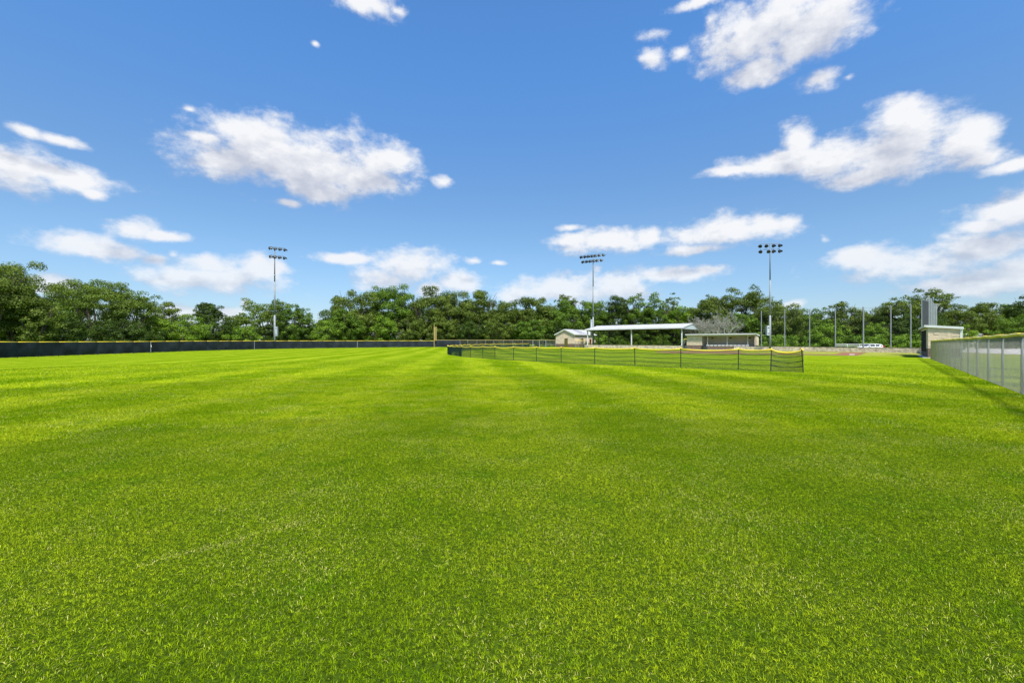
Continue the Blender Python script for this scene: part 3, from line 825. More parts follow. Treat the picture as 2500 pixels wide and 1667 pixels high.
masonry_part('stone_facing', [((0, 0), (1, 0), (0, 1), 2.3, PB, H0-.05), ((3.5, 0), (1, 0), (0, 1), GW-3.5, PB, H0-.05), ((2.3, 0), (1, 0), (0, 1), 1.2, 2.6, H0-.05),
    ((1.0, 0), (1, 0), (0, 1), GW-2.0, H0-.05, H0+.3), ((1.8, 0), (1, 0), (0, 1), GW-3.6, H0+.3, H0+.62), ((2.6, 0), (1, 0), (0, 1), GW-5.2, H0+.62, H0+.95),
    ((0, -SL), (0, 1), (-1, 0), 2.6, PB, H0-.1), ((0, -SL+3.9), (0, 1), (-1, 0), 3.6, PB, H0-.1), ((0, -SL+8.8), (0, 1), (-1, 0), SL-8.8, PB, H0-.1)], M['limestone'], st, .24, .4, .9, 12, .02)
ov = .32
for sgn in (0, 1):
    xa, xb = (-ov, GW/2) if sgn == 0 else (GW/2, GW + ov)
    sl_ = (HR - H0) / (GW/2)
    za = (H0 - ov*sl_) if sgn == 0 else HR; zb = HR if sgn == 0 else (H0 - ov*sl_)
    rf = MB(); rf.hexa([(xa, -SL-ov, za+.03), (xb, -SL-ov, zb+.03), (xb, ov, zb+.03), (xa, ov, za+.03)], [(xa, -SL-ov, za+.1), (xb, -SL-ov, zb+.1), (xb, ov, zb+.1), (xa, ov, za+.1)])
    rfo = rf.build('roof_slope', M['roof_white'], st)
    rb = MB(); y = -SL
    while y < ov:
        rb.hexa([(xa, y, za+.1), (xb, y, zb+.1), (xb, y+.05, zb+.1), (xa, y+.05, za+.1)], [(xa, y, za+.135), (xb, y, zb+.135), (xb, y+.05, zb+.135), (xa, y+.05, za+.135)]); y += .6
    rb.build('roof_rib', M['roof_white'], rfo)
    tr_ = MB(); tr_.hexa([(xa, ov+.002, za-.16), (xb, ov+.002, zb-.16), (xb, ov+.05, zb-.16), (xa, ov+.05, za-.16)], [(xa, ov+.002, za+.12), (xb, ov+.002, zb+.12), (xb, ov+.05, zb+.12), (xa, ov+.05, za+.12)])
    tr_.build('barge_board', M['white_metal'], rfo)
MB().box(-ov-.1, -ov, -SL-ov, ov, H0-ov*.42-.1, H0-ov*.42+.1).build('gutter', M['white_metal'], st)
def door(par, m, face, u0, u1, z1, lab):
    if face == 'front':
        b = MB().box(u0+.06, u1-.06, .005, .05, .02, z1); f_ = MB().box(u0, u0+.06, .002, .09, 0, z1+.08).box(u1-.06, u1, .002, .09, 0, z1+.08).box(u0+.06, u1-.06, .002, .09, z1+.003, z1+.08)
        h_ = MB().box(u0+.16, u0+.28, .05, .1, 1.0, 1.08)
    else:
        b = MB().box(-.05, -.005, u0+.06, u1-.06, .02, z1); f_ = MB().box(-.09, -.002, u0, u0+.06, 0, z1+.08).box(-.09, -.002, u1-.06, u1, 0, z1+.08).box(-.09, -.002, u0+.06, u1-.06, z1+.003, z1+.08)
        h_ = MB().box(-.1, -.05, u0+.16, u0+.28, 1.0, 1.08)
    o = b.build('door', m, par, label=lab); f_.build('door_frame', m, o); h_.build('handle', M['galv'], o)
door(st, M['olive_door'], 'front', 2.35, 3.45, 2.5, 'olive painted door in the gable end')
door(st, M['olive_door'], 'side', -4.85, -3.75, 2.5, 'olive door on the long side')
door(st, M['rust_door'], 'side', -SL+2.7, -SL+3.75, 2.4, 'rust brown door at the far end of the long side')
MB().tube([(-.10, -SL+.25, .1), (-.10, -SL+.25, H0-.2)], .06, 8).build('downpipe', M['white_metal'], st)

# ------------------------------------------------------------------ open pavilion over the seating
pv_ = thing('pavilion', 'open-sided spectator pavilion with long white ribbed gable roof', 'pavilion', (40.4, 108.0, z_at((40.4, 108))), math.atan2(.632, -.775))
PL, PW, E, R_ = 25.6, 12.0, 5.12, 6.12
dz = .0072 * PL * .632
sl_ = (R_ - E) / (PW / 2)
for sgn in (0, 1):
    ya, yb = (.45, -PW/2) if sgn == 0 else (-PW/2, -PW-.45)
    za = E - .45*sl_ if sgn == 0 else R_; zb = R_ if sgn == 0 else E - .45*sl_
    rf = MB(); rf.hexa([(-.5, yb, zb), (PL+.5, yb, zb), (PL+.5, ya, za), (-.5, ya, za)], [(-.5, yb, zb+.07), (PL+.5, yb, zb+.07), (PL+.5, ya, za+.07), (-.5, ya, za+.07)])
    rfo = rf.build('roof_slope', M['roof_white'], pv_)
    x = -.4
    rb = MB()
    while x < PL + .4:
        rb.hexa([(x, yb, zb+.07), (x+.06, yb, zb+.07), (x+.06, ya, za+.07), (x, ya, za+.07)], [(x+.01, yb, zb+.125), (x+.05, yb, zb+.125), (x+.05, ya, za+.125), (x+.01, ya, za+.125)]); x += .42
    o = rb.build('roof_rib', M['roof_white'], rfo)
MB().box(-.5, PL+.5, -PW/2-.18, -PW/2+.18, R_+.05, R_+.16).build('ridge_cap', M['white_metal'], pv_)
MB().box(-.5, PL+.5, .452, .60, E-.26, E+.02).build('gutter', M['white_metal'], pv_)
MB().box(-.5, PL+.5, -PW-.60, -PW-.452, E-.26, E+.02).build('gutter', M['white_metal'], pv_)
for xx, thick in ((-.36, .06), (PL + .3, .06)):
    if xx < 0:
        MB().prism([(.40, E-.35), (.40, E-.13), (-PW/2, R_-.01), (-PW-.40, E-.13), (-PW-.40, E-.35)], 'x', xx, xx+thick).build('gable_panel', M['pale_panel'], pv_)
gt = MB(); gt.tube([(-.40, .42, E-.12), (-.40, -PW/2, R_+.02), (-.40, -PW-.42, E-.12)], .075, 6); gt.build('gable_trim', M['white_metal'], pv_)
tr = MB()
for x in (0.15, PL*.25, PL*.5, PL*.75, PL-.15):
    tr.tube([(x, -.1, E-.3), (x, -PW/2, R_-.3), (x, -PW+.1, E-.3)], .09, 4); tr.tube([(x, -.1, E-.32), (x, -PW+.1, E-.32)], .05, 4)
tr.build('truss', M['maroon'], pv_)
pu = MB()
for k in range(9):
    y = -PW * k / 8.0; z = E + (R_-E) * (1 - abs(k-4)/4.0) - .13
    pu.box(-.3, PL+.3, y-.04, y+.04, z-.1, z+.04)
pu.build('purlin', M['maroon'], pv_)
for x in (0.1, PL*.5, PL-.1):
    c_ = MB(); c_.box(x-.11, x+.11, -.11, .11, .8, E-.27).build('column', M['white_metal'], pv_)
    d_ = MB(); d_.tube([(x+.02, .50, E-.25), (x+.02, .17, E-.7), (x+.02, .17, 1.0), (x+.02, .52, .72), (x+.02, .52, .1)], .055, 8).build('downpipe', M['white_metal'], pv_)
for x in (0.1, PL*.22, PL*.36, PL*.5, PL*.72, PL-.1):
    MB().box(x-.09, x+.09, -PW-.09, -PW+.09, 0, E-.27).build('column', M['rust_steel'], pv_, label='brown primed steel column in the back row')
for x in (PL-.12,):
    MB().box(x-.10, x+.10, -PW/2-.1, -PW/2+.1, 0, R_-.3).build('column', M['rust_steel'], pv_)
MB().box(-.4, PL+.4, -PW-.3, -.3, -.3, .05).build('slab', M['concrete'], pv_)

# low bleachers are not seen above the wall; a black net hangs at the back of the pavilion
pn = thing('pavilion_net', 'black net hanging along the back of the open pavilion', 'net', (40.4, 108.0, z_at((40.4, 108))), math.atan2(.632, -.775))
segs = []
x = .3
while x < PL - .3: segs.append(((x, -PW+.25, .8), (x, -PW+.25, E-.4))); x += .055
z = .8
while z < E - .4: segs.append(((.3, -PW+.25, z), (PL-.3, -PW+.25, z))); z += .055
V_, Q_ = threads(segs, .0075)
np_mesh('net_panel', V_, Q_, M['black_net'], pn)

# ------------------------------------------------------------------ light towers
def floodlight(par, pos, yaw, pitch_, fs_=1.0):
    """bowl lamp: visor opens towards local +y, tipped down"""
    head = MB()
    prof = [(-.38, .08), (-.33, .18), (-.2, .30), (-.02, .39), (.12, .42)]
    n = 12
    R3 = Matrix.Rotation(yaw, 4, 'Z') @ Matrix.Rotation(-pitch_, 4, 'X')
    Tm = Matrix.Translation(pos) @ R3 @ Matrix.Scale(fs_, 4)
    vs = []; fs = []
    for (y, r) in prof:
        for k in range(n): vs.append(Tm @ Vector((r*math.cos(2*math.pi*k/n), y, r*math.sin(2*math.pi*k/n))))
    for i in range(len(prof)-1):
        for k in range(n): fs.append((i*n+k, i*n+(k+1)%n, (i+1)*n+(k+1)%n, (i+1)*n+k))
    fs.append(tuple(range(n)))
    head.add(vs, fs)
    vis = []; nv = 9
    for y, r in ((.12, .425), (.52, .45)):
        for k in range(nv):
            a_ = math.pi * k / (nv-1) * 1.1 - math.pi*.05
            vis.append(Tm @ Vector((r*math.cos(a_), y - (0.0 if y < .2 else .12*abs(math.cos(a_))), r*math.sin(a_))))
    head.add(vis, [(k, k+1, nv+k+1, nv+k) for k in range(nv-1)])
    o = head.build('floodlight', M['black'], par)
    ln = MB(); ln.add([Tm @ Vector((.38*math.cos(2*math.pi*k/n), .095, .38*math.sin(2*math.pi*k/n))) for k in range(n)], [tuple(range(n))])
    ln.build('lens', M['lens'], o)
    br = MB(); br.tube([Vector(pos) + Vector((0, 0, .42)), Tm @ Vector((0, -.12, .24))], .03, 5); br.build('bracket', M['galv_dark'], o)

def tower(label, loc, H, rows, armdir, box_side, boxz, fan, seed, rbase=.26):
    t_ = thing('light_tower', label, 'light tower', (loc[0], loc[1], z_at(loc)), 0, 'stadium light towers')
    sh = MB(); sh.tube([(0, 0, -.1), (0, 0, H*.33)], [rbase, rbase*.80], 14); sh.build('lower_shaft', M['galv'], t_, smooth=True)
    sh = MB(); sh.tube([(0, 0, H*.33+.002), (0, 0, H*.66)], [rbase*.74, rbase*.58], 12); sh.build('middle_shaft', M['galv'], t_, smooth=True)
    sh = MB(); sh.tube([(0, 0, H*.66+.002), (0, 0, H)], [rbase*.54, rbase*.36], 10); sh.build('upper_shaft', M['galv_dark'], t_, smooth=True)
    ax = Vector((math.cos(armdir), math.sin(armdir), 0))
    for z, offs, up in rows:
        a_ = MB(); a_.tube([ax*min(offs + [0]) + Vector((0, 0, z)), ax*max(offs + [0]) + Vector((0, 0, z))], .05, 6)
        a_.build('crossarm', M['galv_dark'], t_)
        for i, u in enumerate(offs):
            yaw = armdir + fan[0] + (fan[1] - fan[0]) * (i / max(1, len(offs)-1))
            floodlight(t_, tuple(ax*u + Vector((0, 0, z - .42))), yaw, math.radians(34), .84 if rbase < .25 else 1.0)
    bx = MB().box(box_side*.28, box_side*.28 + box_side*.40 if box_side > 0 else box_side*.28 , -.3, .3, boxz[0], boxz[1]) if box_side > 0 else MB().box(box_side*.72, box_side*.28, -.3, .3, boxz[0], boxz[1])
    o = bx.build('ballast_box', M['pale_panel'], t_)
    hd = MB(); s_ = .48*box_side
    for z in (boxz[0] + .3, boxz[1] - .5): hd.box(s_-.14, s_+.14, -.33, -.302, z, z+.14)
    hd.build('box_latch', M['black'], o)
    return t_
# offsets along the arm in metres
tower('left light tower with eight lamps beyond the black outfield fence', (-58.4, 112.0), 24.9,
      [(24.95, [-1.05, .05, 1.15, 2.3], 0), (22.9, [-.95, .0, 1.05, 2.2], 0)], math.radians(40), 1, (3.1, 5.4), (math.radians(-115), math.radians(-65)), 1)
tower('middle light tower with thirteen lamps behind the pavilion roof', (.1782*127, 127.0), 25.8,
      [(25.9, [-3.6, -2.5, -1.45, -.4, .6, 1.7, 2.9], 0), (24.5, [-3.1, -2.0, -.95, .1, 1.1, 2.3], 0)], math.radians(-28), -1, (3.3, 7.8), (math.radians(-112), math.radians(-66)), 2)
tower('right light tower with eight lamps beside the long dugout', (.5670*89.5, 89.5), 21.0,
      [(21.0, [-1.8, -.7, .6, 1.75], 0), (19.9, [-1.75, -.3, .6, 1.75], 0)], math.radians(-8), -1, (3.0, 4.9), (math.radians(150), math.radians(210)), 3, .22)

# ------------------------------------------------------------------ chain-link fence along the right foul line
def chain_mesh(L, h, z0, pitch_=.062, r=.0021):
    segs = []
    n = int((L + h) / pitch_)
    for k in range(n):
        s0 = k * pitch_ - h
        for sg in (1, -1):
            a_, b_ = (s0, 0.0), (s0 + h, h)
            # clip to 0..L
            x0, x1 = a_[0], b_[0]; c0, c1 = max(0, x0), min(L, x1)
            if c1 - c0 < .01: continue
            za, zb = (c0 - x0), (c1 - x0)
            if sg == 1: segs.append(((c0, 0, z0 + za), (c1, 0, z0 + zb)))
            else: segs.append(((c0, .004, z0 + h - za), (c1, .004, z0 + h - zb)))
    return threads(segs, r)
cf = thing('chain_link_fence', 'grey chain-link fence with bright yellow top cap running along the right side', 'fence', (0, 0, 0))
FP = []
s0 = (3.87 + .833 * -9, -9.0); dF = Vector((.833, 1.0)).normalized()
y = 43.9
Ls = 3.05
p = Vector((3.87 + .833 * 43.9, 43.9))
while p.y > -9: FP.append(p.copy()); p = p - dF * Ls
FP = FP[::-1]
HF = 1.76
rf_ = random.Random(2)
for i, p in enumerate(FP):
    rad = .048 if i in (0, len(FP) - 1) else .032
    MB().tube([(p.x, p.y, -.1), (p.x, p.y, HF - .02)], rad, 10).build('post', M['galv'], cf, smooth=True)
MB().tube([(p.x + .12, p.y, HF) for p in ()] or [(FP[0].x, FP[0].y, HF - .03), (FP[-1].x, FP[-1].y, HF - .03)], .021, 8).build('top_rail', M['galv'], cf)
# second, taller gate post at the dugout end
gp_ = FP[-1] - dF * .75
MB().tube([(gp_.x, gp_.y, -.1), (gp_.x, gp_.y, HF - .02)], .05, 10).build('post', M['galv'], cf, smooth=True)
rzF = math.atan2(dF.y, dF.x)
for i in range(len(FP) - 1):
    a_, b_ = FP[i], FP[i+1]
    V_, Q_ = chain_mesh((b_ - a_).length, HF - .06, .03)
    Rm = np.array(Matrix.Rotation(rzF, 3, 'Z')); V2 = V_ @ Rm.T + np.array([a_.x - .035*dF.y, a_.y + .035*dF.x, 0])
    np_mesh('wire_panel', V2, Q_, M['wire'], cf)
    # corrugated plastic cap, slightly wavy, one length per bay
    pts_ = []
    for k in range(7):
        q = a_ + (b_ - a_) * (k / 6.0)
        pts_.append((q.x, q.y, HF + .012 * math.sin(k * 1.05) + rf_.uniform(-.006, .006)))
    MB().tube(pts_, .058, 10).build('yellow_cap', M['yellow'], cf, smooth=True)
bt = MB(); bt.tube([(FP[0].x, FP[0].y, .04), (FP[-1].x, FP[-1].y, .04)], .008, 5); bt.build('tension_wire', M['wire'], cf)

# ------------------------------------------------------------------ black windscreen outfield fence
OF = [(-45.0, 20.0), (-53.0, 35.0), (-57.9, 51.5), (-59.9, 63.0), (-59.7, 74.0), (-58.0, 90.0), (-54.6, 104.5), (-49.0, 113.5), (-42.2, 121.0), (-33.0, 129.0), (-22.8, 135.0)]
def catmull(P, n):
    out = []
    for i in range(len(P) - 1):
        p0 = Vector(P[max(i-1, 0)]); p1 = Vector(P[i]); p2 = Vector(P[i+1]); p3 = Vector(P[min(i+2, len(P)-1)])
        for k in range(n):
            u = k / n
            out.append(.5 * ((2*p1) + (-p0+p2)*u + (2*p0-5*p1+4*p2-p3)*u*u + (-p0+3*p1-3*p2+p3)*u**3))
    out.append(Vector(P[-1])); return out
def resample(pts, step):
    out = [pts[0].copy()]; acc_ = 0
    for i in range(1, len(pts)):
        a_, b_ = pts[i-1], pts[i]; L_ = (b_-a_).length; s_ = step - acc_
        while s_ <= L_:
            out.append(a_ + (b_-a_) * (s_/L_)); s_ += step
        acc_ = (L_ - (s_ - step))
    return out
path = resample(catmull(OF, 24), 3.05) + [Vector(OF[-1])]
HB = 1.88
wf = thing('outfield_fence', 'long black windscreen fence with yellow cap round the left outfield', 'fence', (0, 0, 0))
seam_r = [(354-1250)/1111, (630-1250)/1111, (859-1250)/1111]
best = {min(range(len(path)), key=lambda i: abs(path[i].x/path[i].y - r_)) for r_ in seam_r}
ow = random.Random(8)
for i in range(len(path) - 1):
    a_, b_ = path[i], path[i+1]
    if (b_ - a_).length < .3: continue
    za, zb = z_at(a_), z_at(b_)
    nrm = Vector((b_.y - a_.y, -(b_.x - a_.x))).normalized()
    # the cloth hangs a little unevenly: a low relief grid of quads
    nx_, nz_ = 8, 5; vs = []; fs = []
    ph = ow.uniform(0, 6)
    for jz in range(nz_ + 1):
        for ix in range(nx_ + 1):
            u = ix / nx_; v_ = jz / nz_
            q = a_ + (b_ - a_) * u
            bulge = .05 * math.sin(u * math.pi) * math.sin(v_ * math.pi) * (1 + math.sin(ph)) + .018 * math.sin(u * 11 + ph + v_ * 3)
            if ix in (0, nx_): bulge = 0.0
            hem = .03 * math.sin(u * 7 + ph) if jz == 0 else 0
            g0 = za + (zb - za) * u
            vs.append((q.x + nrm.x*(bulge + .045), q.y + nrm.y*(bulge + .045), g0 + .06 + abs(hem) + v_ * (HB - .10 - abs(hem))))
    for jz in range(nz_):
        for ix in range(nx_):
            k = jz*(nx_+1)+ix; fs.append((k, k+1, k+nx_+2, k+nx_+1))
    MB().add(vs, fs).build('windscreen_panel', M['windscreen'], wf)
    MB().tube([(a_.x, a_.y, za + HB), ((a_.x+b_.x)/2, (a_.y+b_.y)/2, (za+zb)/2 + HB + .008), (b_.x, b_.y, zb + HB)], .048, 8).build('yellow_cap', M['yellow'], wf, smooth=True)
    bk = -nrm * .05
    MB().tube([(a_.x, a_.y, za - .1), (a_.x, a_.y, za + HB - .03)], .035, 8).build('post', M['galv_dark'], wf)
    if i in best:
        s_ = MB().box(-.055, .055, -.02, .02, .02, HB - .07).build('seam_strip', M['galv'], wf, label='pale strip where two screens meet')
        s_.location = (a_.x + nrm.x*.11, a_.y + nrm.y*.11, za); s_.rotation_euler = (0, 0, math.atan2(b_.y-a_.y, b_.x-a_.x))
tw = thing('windscreen_tie', 'small torn white tie hanging on the black outfield fence', 'tie', (0, 0, 0))
pt = min(path, key=lambda q: abs(q.x/q.y + .791)); 
mbt = MB(); mbt.tube([(0, 0, .5), (.10, -.02, .42), (.02, -.03, .34), (.12, -.02, .24)], [.03, .045, .03, .05], 6)
mbt.tube([(.0, -.02, .5), (-.08, -.03, .46)], [.03, .02], 6)
tb = mbt.build('strip', M['white_paint'], tw); tw.location = (pt.x + .14, pt.y - .02, z_at(pt) + .75)

# ------------------------------------------------------------------ foul pole
fp = thing('foul_pole', 'pale yellow foul pole with narrow screen at the fence corner', 'foul pole', (-22.75, 134.6, z_at((-22.75, 134.6))), 0)
MB().tube([(-.28, 0, -.1), (-.28, 0, 6.75)], .075, 10).build('pole', M['pale_yellow'], fp)
fr = MB()
fr.tube([(.42, 0, 1.9), (.42, 0, 6.05)], .035, 6)
z = 1.95
while z < 6.1: fr.tube([(-.28, 0, z), (.42, 0, z)], .018, 5); z += .58
fr.build('frame', M['pale_yellow'], fp)
segs = [((-.2 + k*.055, 0, 1.95), (-.2 + k*.055, 0, 6.0)) for k in range(12)] + [((-.28, 0, 1.95 + k*.055), (.42, 0, 1.95 + k*.055)) for k in range(74)]
V_, Q_ = threads(segs, .012); np_mesh('screen', V_, Q_, M['pale_yellow'], fp)

# ------------------------------------------------------------------ chain-link fence between foul pole and storage building
lf = thing('foul_line_fence', 'far chain-link fence with thin yellow cap left of the storage building', 'fence', (0, 0, 0))
rs = [-.168, -.1143, -.0972, -.0774, -.0585, -.0396, -.0189, .0018, .0230, .0459, .0603, .0743, .0955]
yl = 135.2
LP = [Vector((r_ * yl, yl)) for r_ in rs]
for i, p in enumerate(LP):
    big = i in (9, 10, 11)
    z = z_at(p)
    MB().tube([(p.x, p.y, z - .1), (p.x, p.y, z + 2.06)], .11 if big else .045, 8).build('post', M['galv'], lf)
for i in range(len(LP) - 1):
    a_, b_ = LP[i], LP[i+1]; z = z_at(a_)
    if i == 0:
        mb = MB(); mb.box(a_.x, b_.x - .06, a_.y - .05, a_.y - .03, z + .05, z + 2.0); mb.build('windscreen_panel', M['windscreen'], lf)
    V_, Q_ = chain_mesh((b_ - a_).length, 1.95, .05, .10, .004)
    V_ = V_ + np.array([a_.x, a_.y, z]); np_mesh('wire_panel', V_, Q_, M['wire'], lf)
    MB().tube([(a_.x, a_.y, z + 2.08), (b_.x, b_.y, z + 2.08)], .05, 8).build('yellow_cap', M['pale_yellow'], lf)
MB().tube([(LP[11].x, LP[11].y, z_at(LP[11]) + .78), (LP[12].x, LP[12].y, z_at(LP[12]) + .78)], .05, 6).build('middle_rail', M['galv'], lf)

# low gate enclosure in front of the storage building, with yellow top, and a small one by the long dugout
def enclosure(label, rs_, y_, h, zoff=0.0, arch=None, tint='galv'):
    e = thing('gate', label, 'gate', (0, 0, 0))
    P_ = [Vector((r_ * y_, y_)) for r_ in rs_]
    for i, p in enumerate(P_):
        z = z_at(p); MB().tube([(p.x, p.y, z), (p.x, p.y, z + h)], .05, 8).build('post', M[tint], e)
    for i in range(len(P_) - 1):
        a_, b_ = P_[i], P_[i+1]; z = z_at(a_)
        V_, Q_ = chain_mesh((b_ - a_).length, h - .1, .05, .10, .004)
        np_mesh('wire_panel', V_ + np.array([a_.x, a_.y, z]), Q_, M['wire'], e)
        MB().tube([(a_.x, a_.y, z + h), (b_.x, b_.y, z + h)], .055, 8).build('yellow_cap', M['yellow'], e)
    if arch:
        (x0, x1), ha = arch; z = z_at((x0, y_))
        MB().tube([(x0, y_, z), (x0, y_, z+ha-.3), (x0+.2, y_, z+ha), (x1-.2, y_, z+ha), (x1, y_, z+ha-.3), (x1, y_, z)], .05, 8).build('arch', M['post_green'], e)
    return e
enclosure('chain-link gate with yellow top rail in front of the storage building side', [.1391, .1461, .1562, .1632], 127.5, 1.95, arch=((19.1, 20.0), 2.55))
enclosure('small yellow-topped chain-link gate between pavilion and long dugout', [.3775, .3870], 104.5, 2.3)

# ------------------------------------------------------------------ portable outfield fence: a 67 m arc round home plate
R0 = 67.2; nb = 31
ang0, ang1 = math.atan2(-.775, -.632) % (2*math.pi), math.atan2(.632, -.775) % (2*math.pi)
pf = thing('portable_fence', 'curved temporary net fence with sagging yellow top cap and dark posts on the grass', 'fence', (0, 0, 0))
PP = []
mt = [(15.0, 23.55), (14.05, 24.6)]
tot = ang0 - ang1
a_s = ang0
PF = [Vector((15.05, 23.5)), Vector((13.98, 24.6)), Vector((12.85, 25.85))]
start = PF[-1]; v0 = start - HOME; aa = math.atan2(v0.y, v0.x) % (2*math.pi); rr0 = v0.length
end_a = math.atan2(118 - 75, 4.5 - 57) % (2*math.pi)
nseg = int(round((aa - end_a) * 67.3 / 3.30))
for k in range(1, nseg + 1):
    a_ = aa + (end_a - aa) * k / nseg; r_ = rr0 + (68.0 - rr0) * (k / nseg) + .12 * math.sin(k * 2.1)
    PF.append(Vector((HOME.x + math.cos(a_) * r_, HOME.y + math.sin(a_) * r_)))
pr = random.Random(6)
HP = 1.18
for i, p in enumerate(PF):
    z = z_at(p); lean = Vector((.07, .04)) if i == 1 else (Vector((-.09, 0)) if i == 0 else Vector((pr.uniform(-.03, .03), pr.uniform(-.03, .03))))
    rad = .026 if i > 0 else .026
    po = MB().tube([(p.x, p.y, z - .1), (p.x + lean.x, p.y + lean.y, z + HP + .03)], rad, 8).build('post', M['post_green'], pf)
    cpk = MB().tube([(p.x+lean.x, p.y+lean.y, z+HP+.031), (p.x+lean.x, p.y+lean.y, z+HP+.085)], [.045, .03], 8).build('post_cap', M['yellow'], po)
for i in range(len(PF) - 1):
    a_, b_ = PF[i], PF[i+1]; L_ = (b_ - a_).length
    loose = i == 0
    sag = pr.uniform(.045, .10) if not loose else .17
    nk = 9
    def at_(u, zf, dn=0.0):
        q = a_ + (b_ - a_) * u; g0 = z_at(a_) + (z_at(b_) - z_at(a_)) * u
        s_ = sag * 4 * u * (1-u)
        n_ = Vector((b_.y-a_.y, -(b_.x-a_.x))).normalized()
        bow = (.10 if loose else .03) * 4 * u * (1-u)
        return (q.x + n_.x*(bow+dn), q.y + n_.y*(bow+dn), g0 + .02 + (HP - .02) * zf - s_ * (zf ** .7))
    MB().tube([at_(k/(nk-1), 1.0) for k in range(nk)], .034 if i < 14 else .04, 7).build('yellow_cap', M['yellow'], pf, smooth=True)
    for zf in ((.0, .27, .52, .77) if not loose else (0.0, .26, .50, .76)):
        MB().tube([at_(k/(nk-1), max(zf, .012)) for k in range(nk)], .014, 5).build('strap', M['post_green'], pf)
    if loose:
        for zf in (.30, .54):
            MB().tube([at_(k/(nk-1), zf - .05*math.sin(math.pi*k/(nk-1)), .03) for k in range(nk)], .014, 5).build('strap', M['post_green'], pf)
    segs = []
    step = .030
    nv = int(L_ / step)
    for k in range(nv):
        u = (k + .5) / nv
        for zz in (0.0, .5): segs.append((at_(u, zz), at_(u, zz + .5)))
    nh = int(HP / step)
    for k in range(nh):
        zf = (k + .5) / nh
        for j in range(nk - 1): segs.append((at_(j/(nk-1), zf), at_((j+1)/(nk-1), zf)))
    V_, Q_ = threads(segs, .0028 if not loose else .0048)
    np_mesh('net_panel', V_, Q_, M['green_net'] if i != 0 else M['black_net'], pf)

# ------------------------------------------------------------------ white rail and car behind the wall
wr = thing('pipe_rail', 'white two-bar pipe rail behind the stone wall next to the car', 'rail', (0, 0, 0))
ya_ = 92.0
xa_, xb_ = .7105 * ya_, .790 * ya_
zz = z_at((xa_, ya_))
for h_ in (1.25, .95): MB().tube([(xa_, ya_, zz + h_), (xb_, ya_, zz + h_)], .05, 8).build('bar', M['white_metal'], wr)
for k in range(4):
    x = xa_ + (xb_ - xa_) * k / 3; MB().tube([(x, ya_, zz), (x, ya_, zz + 1.25)], .05, 8).build('post', M['white_metal'], wr)

